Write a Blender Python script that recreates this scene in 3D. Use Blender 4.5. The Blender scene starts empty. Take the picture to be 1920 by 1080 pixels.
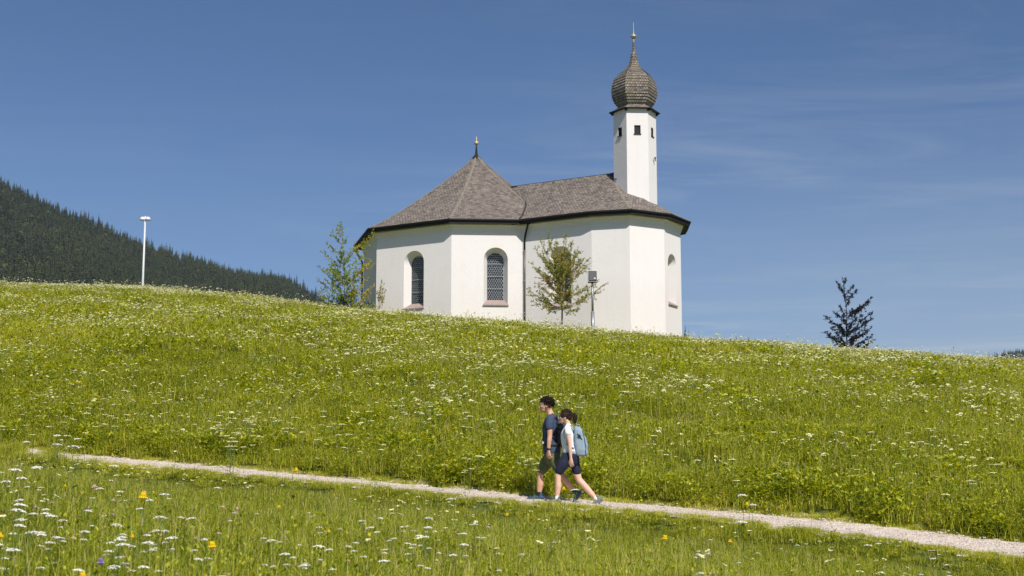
import bpy, bmesh, math, random
import numpy as np
from mathutils import Vector, Matrix
R = math.radians
PI = math.pi
sc = bpy.context.scene
col = sc.collection
rng = np.random.default_rng(7)
random.seed(7)

# ------------------------------------------------------------------ camera
PITCH = R(8.5); FPX = 2700.0
cam_d = bpy.data.cameras.new('camera')
cam = bpy.data.objects.new('camera', cam_d); col.objects.link(cam)
cam.location = (0, 0, 0)
cam.rotation_euler = (R(90) + PITCH, 0, 0)
cam_d.sensor_width = 36.0
cam_d.lens = 36.0 * FPX / 1920.0
cam_d.clip_start = 0.1; cam_d.clip_end = 20000
cam_d.dof.use_dof = True
cam_d.dof.focus_distance = 38.0
cam_d.dof.aperture_fstop = 7.0
sc.camera = cam

# ------------------------------------------------------------------ sun, sky, exposure
SUN_EL, SUN_AZ = 48.0, 23.0          # azimuth: degrees to the right of straight behind the camera
to_sun = Vector((math.sin(R(SUN_AZ)) * math.cos(R(SUN_EL)), -math.cos(R(SUN_AZ)) * math.cos(R(SUN_EL)), math.sin(R(SUN_EL))))
sun_d = bpy.data.lights.new('sun', 'SUN'); sun_d.energy = 4.4; sun_d.angle = R(0.53); sun_d.color = (1.0, 0.94, 0.86)
sun = bpy.data.objects.new('sun', sun_d); col.objects.link(sun)
sun.rotation_euler = to_sun.to_track_quat('Z', 'Y').to_euler()
sc.view_settings.view_transform = 'Standard'
sc.view_settings.look = 'None'
sc.view_settings.gamma = 1.0
sc.view_settings.exposure = 0.22
world = bpy.data.worlds.new('World'); sc.world = world
world.use_nodes = True
wn = world.node_tree; wn.nodes.clear()
def N(nt, t, **kw):
    n = nt.nodes.new(t)
    for k, v in kw.items():
        if k == 'inp':
            for a, b in v.items(): n.inputs[a].default_value = b
        else: setattr(n, k, v)
    return n
def L(nt, a, b): nt.links.new(a, b)
def M_(nt, op, a, b=None, clamp=False):
    n = nt.nodes.new('ShaderNodeMath'); n.operation = op; n.use_clamp = clamp
    for i, x in enumerate((a, b)):
        if x is None: continue
        if isinstance(x, (int, float)): n.inputs[i].default_value = x
        else: nt.links.new(x, n.inputs[i])
    return n.outputs[0]
sky = N(wn, 'ShaderNodeTexSky', sky_type='NISHITA', sun_disc=False)
sky.sun_elevation = R(SUN_EL); sky.sun_rotation = R(180 - SUN_AZ)
sky.altitude = 900; sky.air_density = 0.86; sky.dust_density = 1.2; sky.ozone_density = 7.0
tc = N(wn, 'ShaderNodeTexCoord')
sp = N(wn, 'ShaderNodeSeparateXYZ'); L(wn, tc.outputs['Generated'], sp.inputs[0])
zc_ = M_(wn, 'MAXIMUM', sp.outputs[2], 0.03)
px_ = M_(wn, 'DIVIDE', sp.outputs[0], zc_); py_ = M_(wn, 'DIVIDE', sp.outputs[1], zc_)
cmb = N(wn, 'ShaderNodeCombineXYZ'); L(wn, px_, cmb.inputs[0]); L(wn, py_, cmb.inputs[1])
mp = N(wn, 'ShaderNodeMapping'); mp.inputs['Rotation'].default_value = (0, 0, R(-32)); mp.inputs['Scale'].default_value = (0.55, 1.25, 1)
L(wn, cmb.outputs[0], mp.inputs[0])
nz = N(wn, 'ShaderNodeTexNoise', inp={'Scale': 1.3, 'Detail': 10.0, 'Roughness': 0.66, 'Distortion': 1.2}); L(wn, mp.outputs[0], nz.inputs[0])
nz2 = N(wn, 'ShaderNodeTexNoise', inp={'Scale': 0.35, 'Detail': 3.0, 'Roughness': 0.5}); L(wn, cmb.outputs[0], nz2.inputs[0])
r1 = N(wn, 'ShaderNodeMapRange', inp={'From Min': 0.44, 'From Max': 0.68}); L(wn, nz.outputs[0], r1.inputs[0])
r2 = N(wn, 'ShaderNodeMapRange', inp={'From Min': 0.38, 'From Max': 0.62}); L(wn, nz2.outputs[0], r2.inputs[0])
azr = N(wn, 'ShaderNodeMapRange', inp={'From Min': -0.12, 'From Max': 0.26, 'To Min': 0.32, 'To Max': 1.0}); L(wn, sp.outputs[0], azr.inputs[0])
elr = N(wn, 'ShaderNodeMapRange', inp={'From Min': 0.08, 'From Max': 0.30, 'To Min': 1.0, 'To Max': 0.32}); L(wn, sp.outputs[2], elr.inputs[0])
cl = M_(wn, 'MULTIPLY', M_(wn, 'MULTIPLY', M_(wn, 'MULTIPLY', r1.outputs[0], r2.outputs[0]), azr.outputs[0]), elr.outputs[0])
veil = N(wn, 'ShaderNodeMapRange', inp={'From Min': 0.10, 'From Max': 0.26, 'To Min': 0.34, 'To Max': 0.0}); L(wn, sp.outputs[2], veil.inputs[0])
ve = M_(wn, 'MULTIPLY', veil.outputs[0], azr.outputs[0])
cl = M_(wn, 'ADD', M_(wn, 'MULTIPLY', cl, 0.5), ve, True)
mixc = N(wn, 'ShaderNodeMix', data_type='RGBA'); L(wn, cl, mixc.inputs[0]); L(wn, sky.outputs[0], mixc.inputs[6])
mixc.inputs[7].default_value = (6.0, 6.8, 7.4, 1)
bg = N(wn, 'ShaderNodeBackground', inp={'Strength': 0.078}); L(wn, mixc.outputs[2], bg.inputs[0])
wo = N(wn, 'ShaderNodeOutputWorld'); L(wn, bg.outputs[0], wo.inputs[0])

# ------------------------------------------------------------------ helpers
def ray(u, v):
    a = (u - 960) / FPX; b = (540 - v) / FPX
    dy = math.cos(PITCH) - b * math.sin(PITCH); dz = math.sin(PITCH) + b * math.cos(PITCH)
    return a / dy, dz / dy
def bp(u, v, y):
    s, t = ray(u, v)
    return Vector((s * y, y, t * y))
def smooth(t):
    t = np.clip(t, 0, 1); return t * t * (3 - 2 * t)

def tag(o, label=None, cat=None, group=None, kind=None):
    if label: o['label'] = label
    if cat: o['category'] = cat
    if group: o['group'] = group
    if kind: o['kind'] = kind
    return o
def empty(name, loc, rz=0.0):
    o = bpy.data.objects.new(name, None); col.objects.link(o)
    o.location = loc; o.rotation_euler = (0, 0, rz); o.empty_display_size = 0.2
    return o

class MB:
    """collects faces of one mesh"""
    def __init__(s): s.v = []; s.f = []; s.m = []; s.uv = {}; s.mi = 0; s.at = []; s.a = 0.0
    def add(s, vs, fs, uvs=None):
        o = len(s.v); s.v += [tuple(x) for x in vs]; s.at += [s.a] * len(vs)
        for i, f in enumerate(fs):
            if uvs is not None: s.uv[len(s.f)] = uvs[i]
            s.f.append(tuple(j + o for j in f)); s.m.append(s.mi)
    def box(s, c, d, rot=None):
        x, y, z = d[0] / 2, d[1] / 2, d[2] / 2
        vs = [Vector(p) for p in ((-x,-y,-z),(x,-y,-z),(x,y,-z),(-x,y,-z),(-x,-y,z),(x,-y,z),(x,y,z),(-x,y,z))]
        if rot is not None: vs = [rot @ p for p in vs]
        s.add([p + Vector(c) for p in vs], [(0,3,2,1),(4,5,6,7),(0,1,5,4),(1,2,6,5),(2,3,7,6),(3,0,4,7)])
    def tube(s, pts, rad, n=8, ref=None, cap=True, flat=None):
        pts = [Vector(p) for p in pts]; k = len(pts)
        if not isinstance(rad, (list, tuple)): rad = [rad] * k
        vs = []
        prev = Vector(ref) if ref is not None else None
        for i, p in enumerate(pts):
            t = (pts[min(i + 1, k - 1)] - pts[max(i - 1, 0)]).normalized()
            if prev is None: prev = Vector((1, 0, 0)) if abs(t.x) < .8 else Vector((0, 1, 0))
            a = (prev - t * prev.dot(t)).normalized(); b = t.cross(a); prev = a
            r = rad[i]; ra, rb = (r if isinstance(r, (tuple, list)) else (r, r))
            for j in range(n):
                w = 2 * PI * j / n
                vs.append(p + a * (math.cos(w) * ra) + b * (math.sin(w) * rb))
        fs = [(i * n + j, i * n + (j + 1) % n, (i + 1) * n + (j + 1) % n, (i + 1) * n + j) for i in range(k - 1) for j in range(n)]
        if cap: fs += [tuple(range(n - 1, -1, -1)), tuple(range((k - 1) * n, k * n))]
        s.add(vs, fs)
    def ell(s, c, r, rot=None, nu=16, nv=10):
        c = Vector(c); vs = []; r = Vector(r) if not isinstance(r, (int, float)) else Vector((r, r, r))
        for i in range(1, nv):
            th = PI * i / nv
            for j in range(nu):
                ph = 2 * PI * j / nu
                vs.append(Vector((r.x * math.sin(th) * math.cos(ph), r.y * math.sin(th) * math.sin(ph), r.z * math.cos(th))))
        vs += [Vector((0, 0, r.z)), Vector((0, 0, -r.z))]
        if rot is not None: vs = [rot @ p for p in vs]
        fs = [(i * nu + j, (i + 1) * nu + j, (i + 1) * nu + (j + 1) % nu, i * nu + (j + 1) % nu) for i in range(nv - 2) for j in range(nu)]
        a = (nv - 1) * nu
        fs += [(a, j, (j + 1) % nu) for j in range(nu)] + [(a + 1, (nv - 2) * nu + (j + 1) % nu, (nv - 2) * nu + j) for j in range(nu)]
        s.add([p + c for p in vs], fs)
    def cap(s, p0, p1, r0, r1, n=4, ref=None):
        """tapered limb with rounded ends"""
        p0 = Vector(p0); p1 = Vector(p1); d = (p1 - p0).normalized()
        pts = []; rr = []
        for a in (80, 55, 30): pts.append(p0 - d * r0 * math.sin(R(a))); rr.append(r0 * math.cos(R(a)))
        for i in range(n + 1): t = i / n; pts.append(p0.lerp(p1, t)); rr.append(r0 + (r1 - r0) * t)
        for a in (30, 55, 80): pts.append(p1 + d * r1 * math.sin(R(a))); rr.append(r1 * math.cos(R(a)))
        s.tube(pts, rr, 12, ref)
    def lathe(s, prof, n=16, c=(0, 0, 0), ph=0.0, uvs=False):
        vs = []
        for r, z in prof:
            for j in range(n):
                w = 2 * PI * j / n + ph
                vs.append((c[0] + r * math.cos(w), c[1] + r * math.sin(w), c[2] + z))
        fs = []; uu = []; vl = 0.0
        for i in range(len(prof) - 1):
            dl = math.hypot(prof[i + 1][0] - prof[i][0], prof[i + 1][1] - prof[i][1])
            w0 = prof[i][0] * 2 * math.sin(PI / n); w1 = prof[i + 1][0] * 2 * math.sin(PI / n)
            for j in range(n):
                fs.append((i * n + j, i * n + (j + 1) % n, (i + 1) * n + (j + 1) % n, (i + 1) * n + j))
                o = j * 3.37
                uu.append([(o - w0 / 2, vl), (o + w0 / 2, vl), (o + w1 / 2, vl + dl), (o - w1 / 2, vl + dl)])
            vl += dl
        s.add(vs, fs, uu if uvs else None)
    def mesh(s, name, mats):
        me = bpy.data.meshes.new(name); me.from_pydata(s.v, [], s.f)
        for m in (mats if isinstance(mats, (list, tuple)) else [mats]): me.materials.append(m)
        if any(s.m): me.polygons.foreach_set('material_index', s.m)
        if s.uv:
            ul = me.uv_layers.new(name='uv'); arr = np.zeros((len(me.loops), 2))
            for fi, uv in s.uv.items():
                ls = me.polygons[fi].loop_start
                for k, q in enumerate(uv): arr[ls + k] = q
            ul.data.foreach_set('uv', arr.ravel())
        if any(s.at):
            at = me.attributes.new('tint', 'FLOAT', 'POINT'); at.data.foreach_set('value', s.at)
        return me
    def build(s, name, mats, parent=None, sm=False, loc=None):
        me = s.mesh(name, mats); me.update()
        if sm: me.polygons.foreach_set('use_smooth', [True] * len(me.polygons))
        o = bpy.data.objects.new(name, me); col.objects.link(o)
        if parent is not None: o.parent = parent
        if loc is not None: o.location = loc
        return o
def autosmooth(o, ang=35):
    me = o.data; me.polygons.foreach_set('use_smooth', [True] * len(me.polygons))
    bm = bmesh.new(); bm.from_mesh(me)
    for e in bm.edges:
        if len(e.link_faces) == 2 and e.calc_face_angle(0) > R(ang): e.smooth = False
    bm.to_mesh(me); bm.free()
def bake_remesh(mb, name, mat, parent, voxel=0.006, it=3, fac=0.5, disp=None):
    me = mb.mesh('tmp', mat); o = bpy.data.objects.new('tmp', me); col.objects.link(o)
    m = o.modifiers.new('r', 'REMESH'); m.mode = 'VOXEL'; m.voxel_size = voxel
    if it:
        m = o.modifiers.new('s', 'SMOOTH'); m.iterations = it; m.factor = fac
    dg = bpy.context.evaluated_depsgraph_get(); dg.update()
    ev = bpy.data.meshes.new_from_object(o.evaluated_get(dg))
    bpy.data.objects.remove(o); bpy.data.meshes.remove(me)
    ev.name = name
    if disp:
        n = len(ev.vertices); co = np.empty(n * 3); ev.vertices.foreach_get('co', co); co = co.reshape(-1, 3)
        nn = np.empty(n * 3); ev.vertices.foreach_get('normal', nn); nn = nn.reshape(-1, 3)
        co = co + nn * disp(co)[:, None]; ev.vertices.foreach_set('co', co.ravel())
    ev.polygons.foreach_set('use_smooth', [True] * len(ev.polygons)); ev.update()
    if not ev.materials: ev.materials.append(mat)
    r = bpy.data.objects.new(name, ev); col.objects.link(r); r.parent = parent
    return r

# ------------------------------------------------------------------ materials
def newmat(name):
    m = bpy.data.materials.new(name); m.use_nodes = True
    nt = m.node_tree; b = nt.nodes['Principled BSDF']; return m, nt, b
def plain(name, c, rough=0.6, metal=0.0, spec=0.3, var=0.12, scale=8.0, bump=0.0, bscale=60.0):
    m, nt, b = newmat(name)
    b.inputs['Roughness'].default_value = rough; b.inputs['Metallic'].default_value = metal
    b.inputs['Specular IOR Level'].default_value = spec
    t = N(nt, 'ShaderNodeTexCoord')
    n = N(nt, 'ShaderNodeTexNoise', inp={'Scale': scale, 'Detail': 5.0}); L(nt, t.outputs['Object'], n.inputs[0])
    r = N(nt, 'ShaderNodeMapRange', inp={'From Min': 0.3, 'From Max': 0.7, 'To Min': 1 - var, 'To Max': 1 + var}); L(nt, n.outputs[0], r.inputs[0])
    v = N(nt, 'ShaderNodeVectorMath', operation='SCALE'); v.inputs[0].default_value = c; L(nt, r.outputs[0], v.inputs[3])
    L(nt, v.outputs[0], b.inputs['Base Color'])
    if bump:
        n2 = N(nt, 'ShaderNodeTexNoise', inp={'Scale': bscale, 'Detail': 4.0}); L(nt, t.outputs['Object'], n2.inputs[0])
        bu = N(nt, 'ShaderNodeBump', inp={'Strength': bump, 'Distance': 0.02}); L(nt, n2.outputs[0], bu.inputs['Height']); L(nt, bu.outputs[0], b.inputs['Normal'])
    return m

def foliage_mat(name, ramp, transl=0.35, nscale=0.35, namp=0.5, rough=0.55, spec=0.25, rnd=0.25):
    """tint attribute (per blade or leaf) picks the colour, world-space noise shifts it in patches"""
    m = bpy.data.materials.new(name); m.use_nodes = True; nt = m.node_tree; nt.nodes.clear()
    at = N(nt, 'ShaderNodeAttribute', attribute_name='tint')
    ge = N(nt, 'ShaderNodeNewGeometry')
    no = N(nt, 'ShaderNodeTexNoise', inp={'Scale': nscale, 'Detail': 4.0, 'Roughness': 0.6}); L(nt, ge.outputs['Position'], no.inputs[0])
    no2 = N(nt, 'ShaderNodeTexNoise', inp={'Scale': nscale * 6, 'Detail': 2.0}); L(nt, ge.outputs['Position'], no2.inputs[0])
    s = M_(nt, 'ADD', M_(nt, 'MULTIPLY', M_(nt, 'SUBTRACT', no.outputs[0], 0.5), namp * 2), M_(nt, 'MULTIPLY', M_(nt, 'SUBTRACT', no2.outputs[0], 0.5), rnd * 2))
    s = M_(nt, 'ADD', s, at.outputs['Fac'], True)
    cr = N(nt, 'ShaderNodeValToRGB'); el = cr.color_ramp.elements
    for i, (p, c) in enumerate(ramp):
        e = el[i] if i < 2 else el.new(p)
        e.position = p; e.color = (*c, 1)
    L(nt, s, cr.inputs[0])
    b = N(nt, 'ShaderNodeBsdfPrincipled', inp={'Roughness': rough, 'Specular IOR Level': spec}); L(nt, cr.outputs[0], b.inputs['Base Color'])
    tr = N(nt, 'ShaderNodeBsdfTranslucent')
    hs = N(nt, 'ShaderNodeHueSaturation', inp={'Hue': 0.485, 'Saturation': 1.15, 'Value': 1.5}); L(nt, cr.outputs[0], hs.inputs['Color']); L(nt, hs.outputs[0], tr.inputs[0])
    mx = N(nt, 'ShaderNodeMixShader', inp={0: transl}); L(nt, b.outputs[0], mx.inputs[1]); L(nt, tr.outputs[0], mx.inputs[2])
    o = N(nt, 'ShaderNodeOutputMaterial'); L(nt, mx.outputs[0], o.inputs[0])
    return m

GRASS_RAMP = [(0.0, (0.035, 0.062, 0.008)), (0.28, (0.18, 0.24, 0.019)), (0.52, (0.44, 0.48, 0.034)), (0.83, (0.73, 0.69, 0.09)), (0.98, (0.82, 0.71, 0.27))]
M = {}
M['grass'] = foliage_mat('grass_blades', GRASS_RAMP, 0.42, 0.11, 0.36, rnd=0.20, rough=.5, spec=.2)
M['weed'] = foliage_mat('weed_leaves', [(0.0, (0.05, 0.095, 0.012)), (0.5, (0.25, 0.32, 0.024)), (1.0, (0.60, 0.58, 0.06))], 0.42, 0.4, 0.2)
M['seed'] = foliage_mat('seed_heads', [(0.0, (0.26, 0.20, 0.10)), (0.5, (0.42, 0.36, 0.17)), (1.0, (0.58, 0.53, 0.30))], 0.3, 0.4, 0.2)
M['petal'] = plain('cream_petals', (0.72, 0.70, 0.38), 0.7, var=0.08)
M['petal_white'] = plain('white_petals', (0.76, 0.74, 0.66), 0.7, var=0.06)
M['petal_yellow'] = plain('yellow_petals', (0.95, 0.70, 0.02), 0.6, var=0.1)
M['petal_pink'] = plain('pink_petals', (0.50, 0.36, 0.28), 0.7, var=0.1)
M['petal_violet'] = plain('violet_petals', (0.35, 0.25, 0.62), 0.6, var=0.1)
M['stem'] = plain('flower_stem', (0.14, 0.20, 0.04), 0.6)

def ground_mat():
    m, nt, b = newmat('meadow_soil')
    g = N(nt, 'ShaderNodeNewGeometry')
    n = N(nt, 'ShaderNodeTexNoise', inp={'Scale': 9.0, 'Detail': 10.0, 'Roughness': 0.8}); L(nt, g.outputs['Position'], n.inputs[0])
    cr = N(nt, 'ShaderNodeValToRGB'); e = cr.color_ramp.elements
    e[0].position = .40; e[0].color = (.03, .04, .012, 1); e[1].position = .62; e[1].color = (.15, .18, .04, 1)
    L(nt, n.outputs[0], cr.inputs[0]); L(nt, cr.outputs[0], b.inputs['Base Color']); b.inputs['Roughness'].default_value = 0.95
    b.inputs['Specular IOR Level'].default_value = 0.1
    return m
def gravel_mat():
    m, nt, b = newmat('path_gravel')
    g = N(nt, 'ShaderNodeNewGeometry')
    v = N(nt, 'ShaderNodeTexVoronoi', inp={'Scale': 30.0}); L(nt, g.outputs['Position'], v.inputs[0])
    n = N(nt, 'ShaderNodeTexNoise', inp={'Scale': 2.2, 'Detail': 6.0, 'Roughness': 0.65}); L(nt, g.outputs['Position'], n.inputs[0])
    sx = N(nt, 'ShaderNodeSeparateXYZ'); L(nt, v.outputs['Color'], sx.inputs[0])
    s = M_(nt, 'ADD', M_(nt, 'MULTIPLY', sx.outputs[0], 0.5), M_(nt, 'MULTIPLY', n.outputs[0], 0.6), True)
    cr = N(nt, 'ShaderNodeValToRGB'); e = cr.color_ramp.elements
    e[0].position = .15; e[0].color = (.40, .33, .27, 1); e[1].position = .80; e[1].color = (.78, .68, .58, 1)
    L(nt, s, cr.inputs[0]); L(nt, cr.outputs[0], b.inputs['Base Color']); b.inputs['Roughness'].default_value = .95
    bu = N(nt, 'ShaderNodeBump', inp={'Strength': 0.9, 'Distance': 0.03}); L(nt, v.outputs['Distance'], bu.inputs['Height']); L(nt, bu.outputs[0], b.inputs['Normal'])
    return m
def plaster_mat():
    m, nt, b = newmat('white_plaster')
    t = N(nt, 'ShaderNodeTexCoord')
    n = N(nt, 'ShaderNodeTexNoise', inp={'Scale': 0.9, 'Detail': 7.0, 'Roughness': 0.6}); L(nt, t.outputs['Object'], n.inputs[0])
    mp = N(nt, 'ShaderNodeMapping'); mp.inputs['Scale'].default_value = (3, 3, .35); L(nt, t.outputs['Object'], mp.inputs[0])
    n2 = N(nt, 'ShaderNodeTexNoise', inp={'Scale': 1.5, 'Detail': 6.0}); L(nt, mp.outputs[0], n2.inputs[0])
    s = M_(nt, 'ADD', M_(nt, 'MULTIPLY', n.outputs[0], .6), M_(nt, 'MULTIPLY', n2.outputs[0], .4))
    cr = N(nt, 'ShaderNodeValToRGB'); e = cr.color_ramp.elements
    e[0].position = .30; e[0].color = (.75, .715, .695, 1); e[1].position = .50; e[1].color = (.785, .755, .74, 1)
    L(nt, s, cr.inputs[0])
    sz = N(nt, 'ShaderNodeSeparateXYZ'); L(nt, t.outputs['Object'], sz.inputs[0])
    ft = N(nt, 'ShaderNodeMapRange', inp={'From Min': .9, 'From Max': 2.1, 'To Min': .9, 'To Max': 0.0}); L(nt, sz.outputs[2], ft.inputs[0])
    mp2 = N(nt, 'ShaderNodeMapping'); mp2.inputs['Scale'].default_value = (6, 6, .22); L(nt, t.outputs['Object'], mp2.inputs[0])
    n5 = N(nt, 'ShaderNodeTexNoise', inp={'Scale': 1.0, 'Detail': 5.0, 'Roughness': .7}); L(nt, mp2.outputs[0], n5.inputs[0])
    st = N(nt, 'ShaderNodeMapRange', inp={'From Min': .55, 'From Max': .78, 'To Max': .5}); L(nt, n5.outputs[0], st.inputs[0])
    fm = M_(nt, 'ADD', M_(nt, 'MULTIPLY', ft.outputs[0], n.outputs[0]), st.outputs[0], True)
    mxp = N(nt, 'ShaderNodeMix', data_type='RGBA'); L(nt, M_(nt, 'MULTIPLY', fm, .38), mxp.inputs[0]); L(nt, cr.outputs[0], mxp.inputs[6]); mxp.inputs[7].default_value = (.60, .54, .49, 1)
    L(nt, mxp.outputs[2], b.inputs['Base Color']); b.inputs['Roughness'].default_value = .9; b.inputs['Specular IOR Level'].default_value = .15
    n3 = N(nt, 'ShaderNodeTexNoise', inp={'Scale': 6.0, 'Detail': 6.0}); L(nt, t.outputs['Object'], n3.inputs[0])
    bu = N(nt, 'ShaderNodeBump', inp={'Strength': 0.18, 'Distance': 0.03}); L(nt, n3.outputs[0], bu.inputs['Height']); L(nt, bu.outputs[0], b.inputs['Normal'])
    return m
def shingle_mat(name, c1, c2, mort, row=0.13, wid=0.17, moss=None):
    m, nt, b = newmat(name)
    t = N(nt, 'ShaderNodeUVMap', uv_map='uv')
    br = N(nt, 'ShaderNodeTexBrick', offset=0.5, inp={'Scale': 1.0, 'Mortar Size': 0.014, 'Mortar Smooth': 0.3, 'Bias': 0.0, 'Brick Width': wid, 'Row Height': row})
    br.inputs['Color1'].default_value = (*c1, 1); br.inputs['Color2'].default_value = (*c2, 1); br.inputs['Mortar'].default_value = (*mort, 1)
    L(nt, t.outputs[0], br.inputs[0])
    g = N(nt, 'ShaderNodeNewGeometry')
    n = N(nt, 'ShaderNodeTexNoise', inp={'Scale': 1.1, 'Detail': 6.0, 'Roughness': .65}); L(nt, g.outputs['Position'], n.inputs[0])
    wn_ = N(nt, 'ShaderNodeMapping'); wn_.inputs['Scale'].default_value = (5.5, 7.6, 1); L(nt, t.outputs[0], wn_.inputs[0])
    n2 = N(nt, 'ShaderNodeTexNoise', inp={'Scale': 1.0, 'Detail': 3.0, 'Roughness': .8}); L(nt, wn_.outputs[0], n2.inputs[0])
    s = M_(nt, 'ADD', M_(nt, 'MULTIPLY', n.outputs[0], .9), M_(nt, 'MULTIPLY', n2.outputs[0], 1.3))
    s = M_(nt, 'SUBTRACT', s, 0.12)
    v = N(nt, 'ShaderNodeVectorMath', operation='SCALE'); L(nt, br.outputs[0], v.inputs[0]); L(nt, s, v.inputs[3])
    last = v.outputs[0]
    if moss:
        n4 = N(nt, 'ShaderNodeTexNoise', inp={'Scale': 2.3, 'Detail': 6.0, 'Roughness': .7}); L(nt, g.outputs['Position'], n4.inputs[0])
        r4 = N(nt, 'ShaderNodeMapRange', inp={'From Min': .48, 'From Max': .68, 'To Max': 0.75}); L(nt, n4.outputs[0], r4.inputs[0])
        mx = N(nt, 'ShaderNodeMix', data_type='RGBA'); L(nt, r4.outputs[0], mx.inputs[0]); L(nt, last, mx.inputs[6]); mx.inputs[7].default_value = (*moss, 1); last = mx.outputs[2]
    L(nt, last, b.inputs['Base Color']); b.inputs['Roughness'].default_value = .85; b.inputs['Specular IOR Level'].default_value = .25
    h = M_(nt, 'ADD', M_(nt, 'MULTIPLY', br.outputs['Fac'], -1.0), n2.outputs[0])
    bu = N(nt, 'ShaderNodeBump', inp={'Strength': 0.8, 'Distance': 0.03}); L(nt, h, bu.inputs['Height']); L(nt, bu.outputs[0], b.inputs['Normal'])
    return m
M['soil'] = ground_mat(); M['gravel'] = gravel_mat(); M['plaster'] = plaster_mat()
M['shingle'] = shingle_mat('roof_shingles', (.30, .254, .218), (.122, .103, .092), (.06, .052, .048), moss=(.23, .20, .16))
M['dome'] = shingle_mat('dome_shingles', (.34, .305, .265), (.17, .15, .135), (.055, .047, .042), row=0.155, wid=0.13, moss=(.25, .20, .12))
M['darkwood'] = plain('dark_stained_wood', (.018, .015, .018), .6)
M['blackmetal'] = plain('black_metal', (.02, .02, .022), .45)
M['copper'] = plain('weathered_downpipe', (.16, .14, .13), .45, metal=.4)
M['zinc'] = plain('zinc_steel', (.30, .32, .34), .4, metal=.5, var=.08)
M['gold'] = plain('weathered_gilding', (.55, .43, .24), .45, metal=.35)
M['whitepaint'] = plain('white_painted_metal', (.62, .62, .63), .4, var=.05)
M['sill'] = plain('pink_stone_sill', (.34, .26, .24), .75, var=.12)
M['lead'] = plain('window_leading', (.36, .38, .38), .55, var=.1)
def glass_mat():
    m, nt, b = newmat('dark_window_glass')
    b.inputs['Base Color'].default_value = (.015, .018, .026, 1); b.inputs['Roughness'].default_value = .12
    b.inputs['Specular IOR Level'].default_value = .6
    return m
M['glass'] = glass_mat()

# ------------------------------------------------------------------ terrain
def tab(rows):
    a = np.array([(ray(u, v)[0], ray(u, v)[1], y) for u, v, y in rows]); return a[:, 0], a[:, 1], a[:, 2]
LO = tab([(60,855,31.0),(240,873,29.8),(640,909,27.2),(1000,946,24.6),(1280,967,23.4),(1600,1006,22.1),(1920,1052,20.9)])
UP = tab([(60,845,32.5),(240,862,31.3),(640,899,28.7),(1000,933,26.1),(1280,955,24.9),(1600,984,23.6),(1920,1023,22.4)])
CR = tab([(0,545,90),(270,553,87),(500,573,82),(700,598,76),(850,612,69.2),(1000,626,67),(1280,651,66.5),(1600,673,66),(1920,693,66)])
def interp(s, t, k):
    r = np.interp(s, t[0], t[k])
    d0 = (t[k][1] - t[k][0]) / (t[0][1] - t[0][0]); d1 = (t[k][-1] - t[k][-2]) / (t[0][-1] - t[0][-2])
    r = np.where(s < t[0][0], t[k][0] + np.maximum(s - t[0][0], -.25) * d0, r)
    return np.where(s > t[0][-1], t[k][-1] + np.minimum(s - t[0][-1], .25) * d1, r)
def srow(x, y): return np.clip(x / np.maximum(y, 6.0), -1.2, 1.2)
def terrain(x, y):
    x = np.asarray(x, float); y = np.asarray(y, float)
    s = srow(x, y)
    eL, yL = interp(s, LO, 1), interp(s, LO, 2); eU, yU = interp(s, UP, 1), interp(s, UP, 2)
    eC, yC = interp(s, CR, 1), interp(s, CR, 2)
    yp = np.maximum(y, 0)
    h = np.interp(yp, [0, 7, 10, 15, 20, 31], [1.45, .86, .74, .62, .54, .50])
    z = yp * eL - h * (1 - smooth((y - (yL - 1.6)) / 1.6))
    zL = yL * eL; zU = yU * eU
    t = (y - yL) / (yU - yL); z = np.where(y > yL, zL + (zU - zL) * t, z)
    y1 = yU + 1.0; z1 = zU + 0.32
    z = np.where(y > yU, zU + .32 * smooth((y - yU) / 1.0), z)
    zC = yC * eC; H = yC - y1; av = (zC - z1) / H; m0 = 2 * av - eC; t = np.clip((y - y1) / H, 0, 1)
    zz = z1 + m0 * (y - y1) + (eC - m0) * (y - y1) ** 2 / (2 * H)
    z = np.where(y > y1, zz, z)
    d = y - yC; zb = np.where(d < 28, zC + eC * d - .0055 * d * d, zC + eC * 28 - .0055 * 784 + (eC - .308) * (d - 28))
    z = np.where(y > yC, zb, z)
    w = smooth((y - y1 - 1) / 4) * smooth((yC - y + 10) / 25)
    z = z + w * .10 * (np.sin(x * .9 + y * .35) * np.sin(y * .55 - x * .2) + .6 * np.sin(x * 1.9 + 1.3) * np.sin(y * 1.3 + .4))
    return np.maximum(z, -60)
def tz(x, y): return float(terrain(np.array([x]), np.array([y]))[0])
def hit(u, v, above=0.0, y0=4.0, y1=95.0):
    """first point of the line of sight that meets the ground raised by `above`"""
    s, t = ray(u, v); ys = np.linspace(y0, y1, 3000); g = terrain(s * ys, ys) + above
    k = np.nonzero(t * ys < g)[0]
    if len(k) == 0: return None
    y = ys[k[0]]; return float(s * y), float(y)

def axis(parts):
    a = []
    for p, q, st in parts: a.append(np.arange(p, q, st))
    return np.concatenate(a + [np.array([parts[-1][1]])])
gx = axis([(-9000, -600, 700), (-600, -90, 30), (-90, -26, 2), (-26, 26, .25), (26, 90, 2), (90, 600, 30), (600, 9000, 700)])
gy = axis([(-60, 0, 5), (0, 6, .5), (6, 36, .15), (36, 100, .5), (100, 300, 6), (300, 900, 50), (900, 12000, 600)])
X, Y = np.meshgrid(gx, gy); Z = terrain(X, Y)
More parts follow.
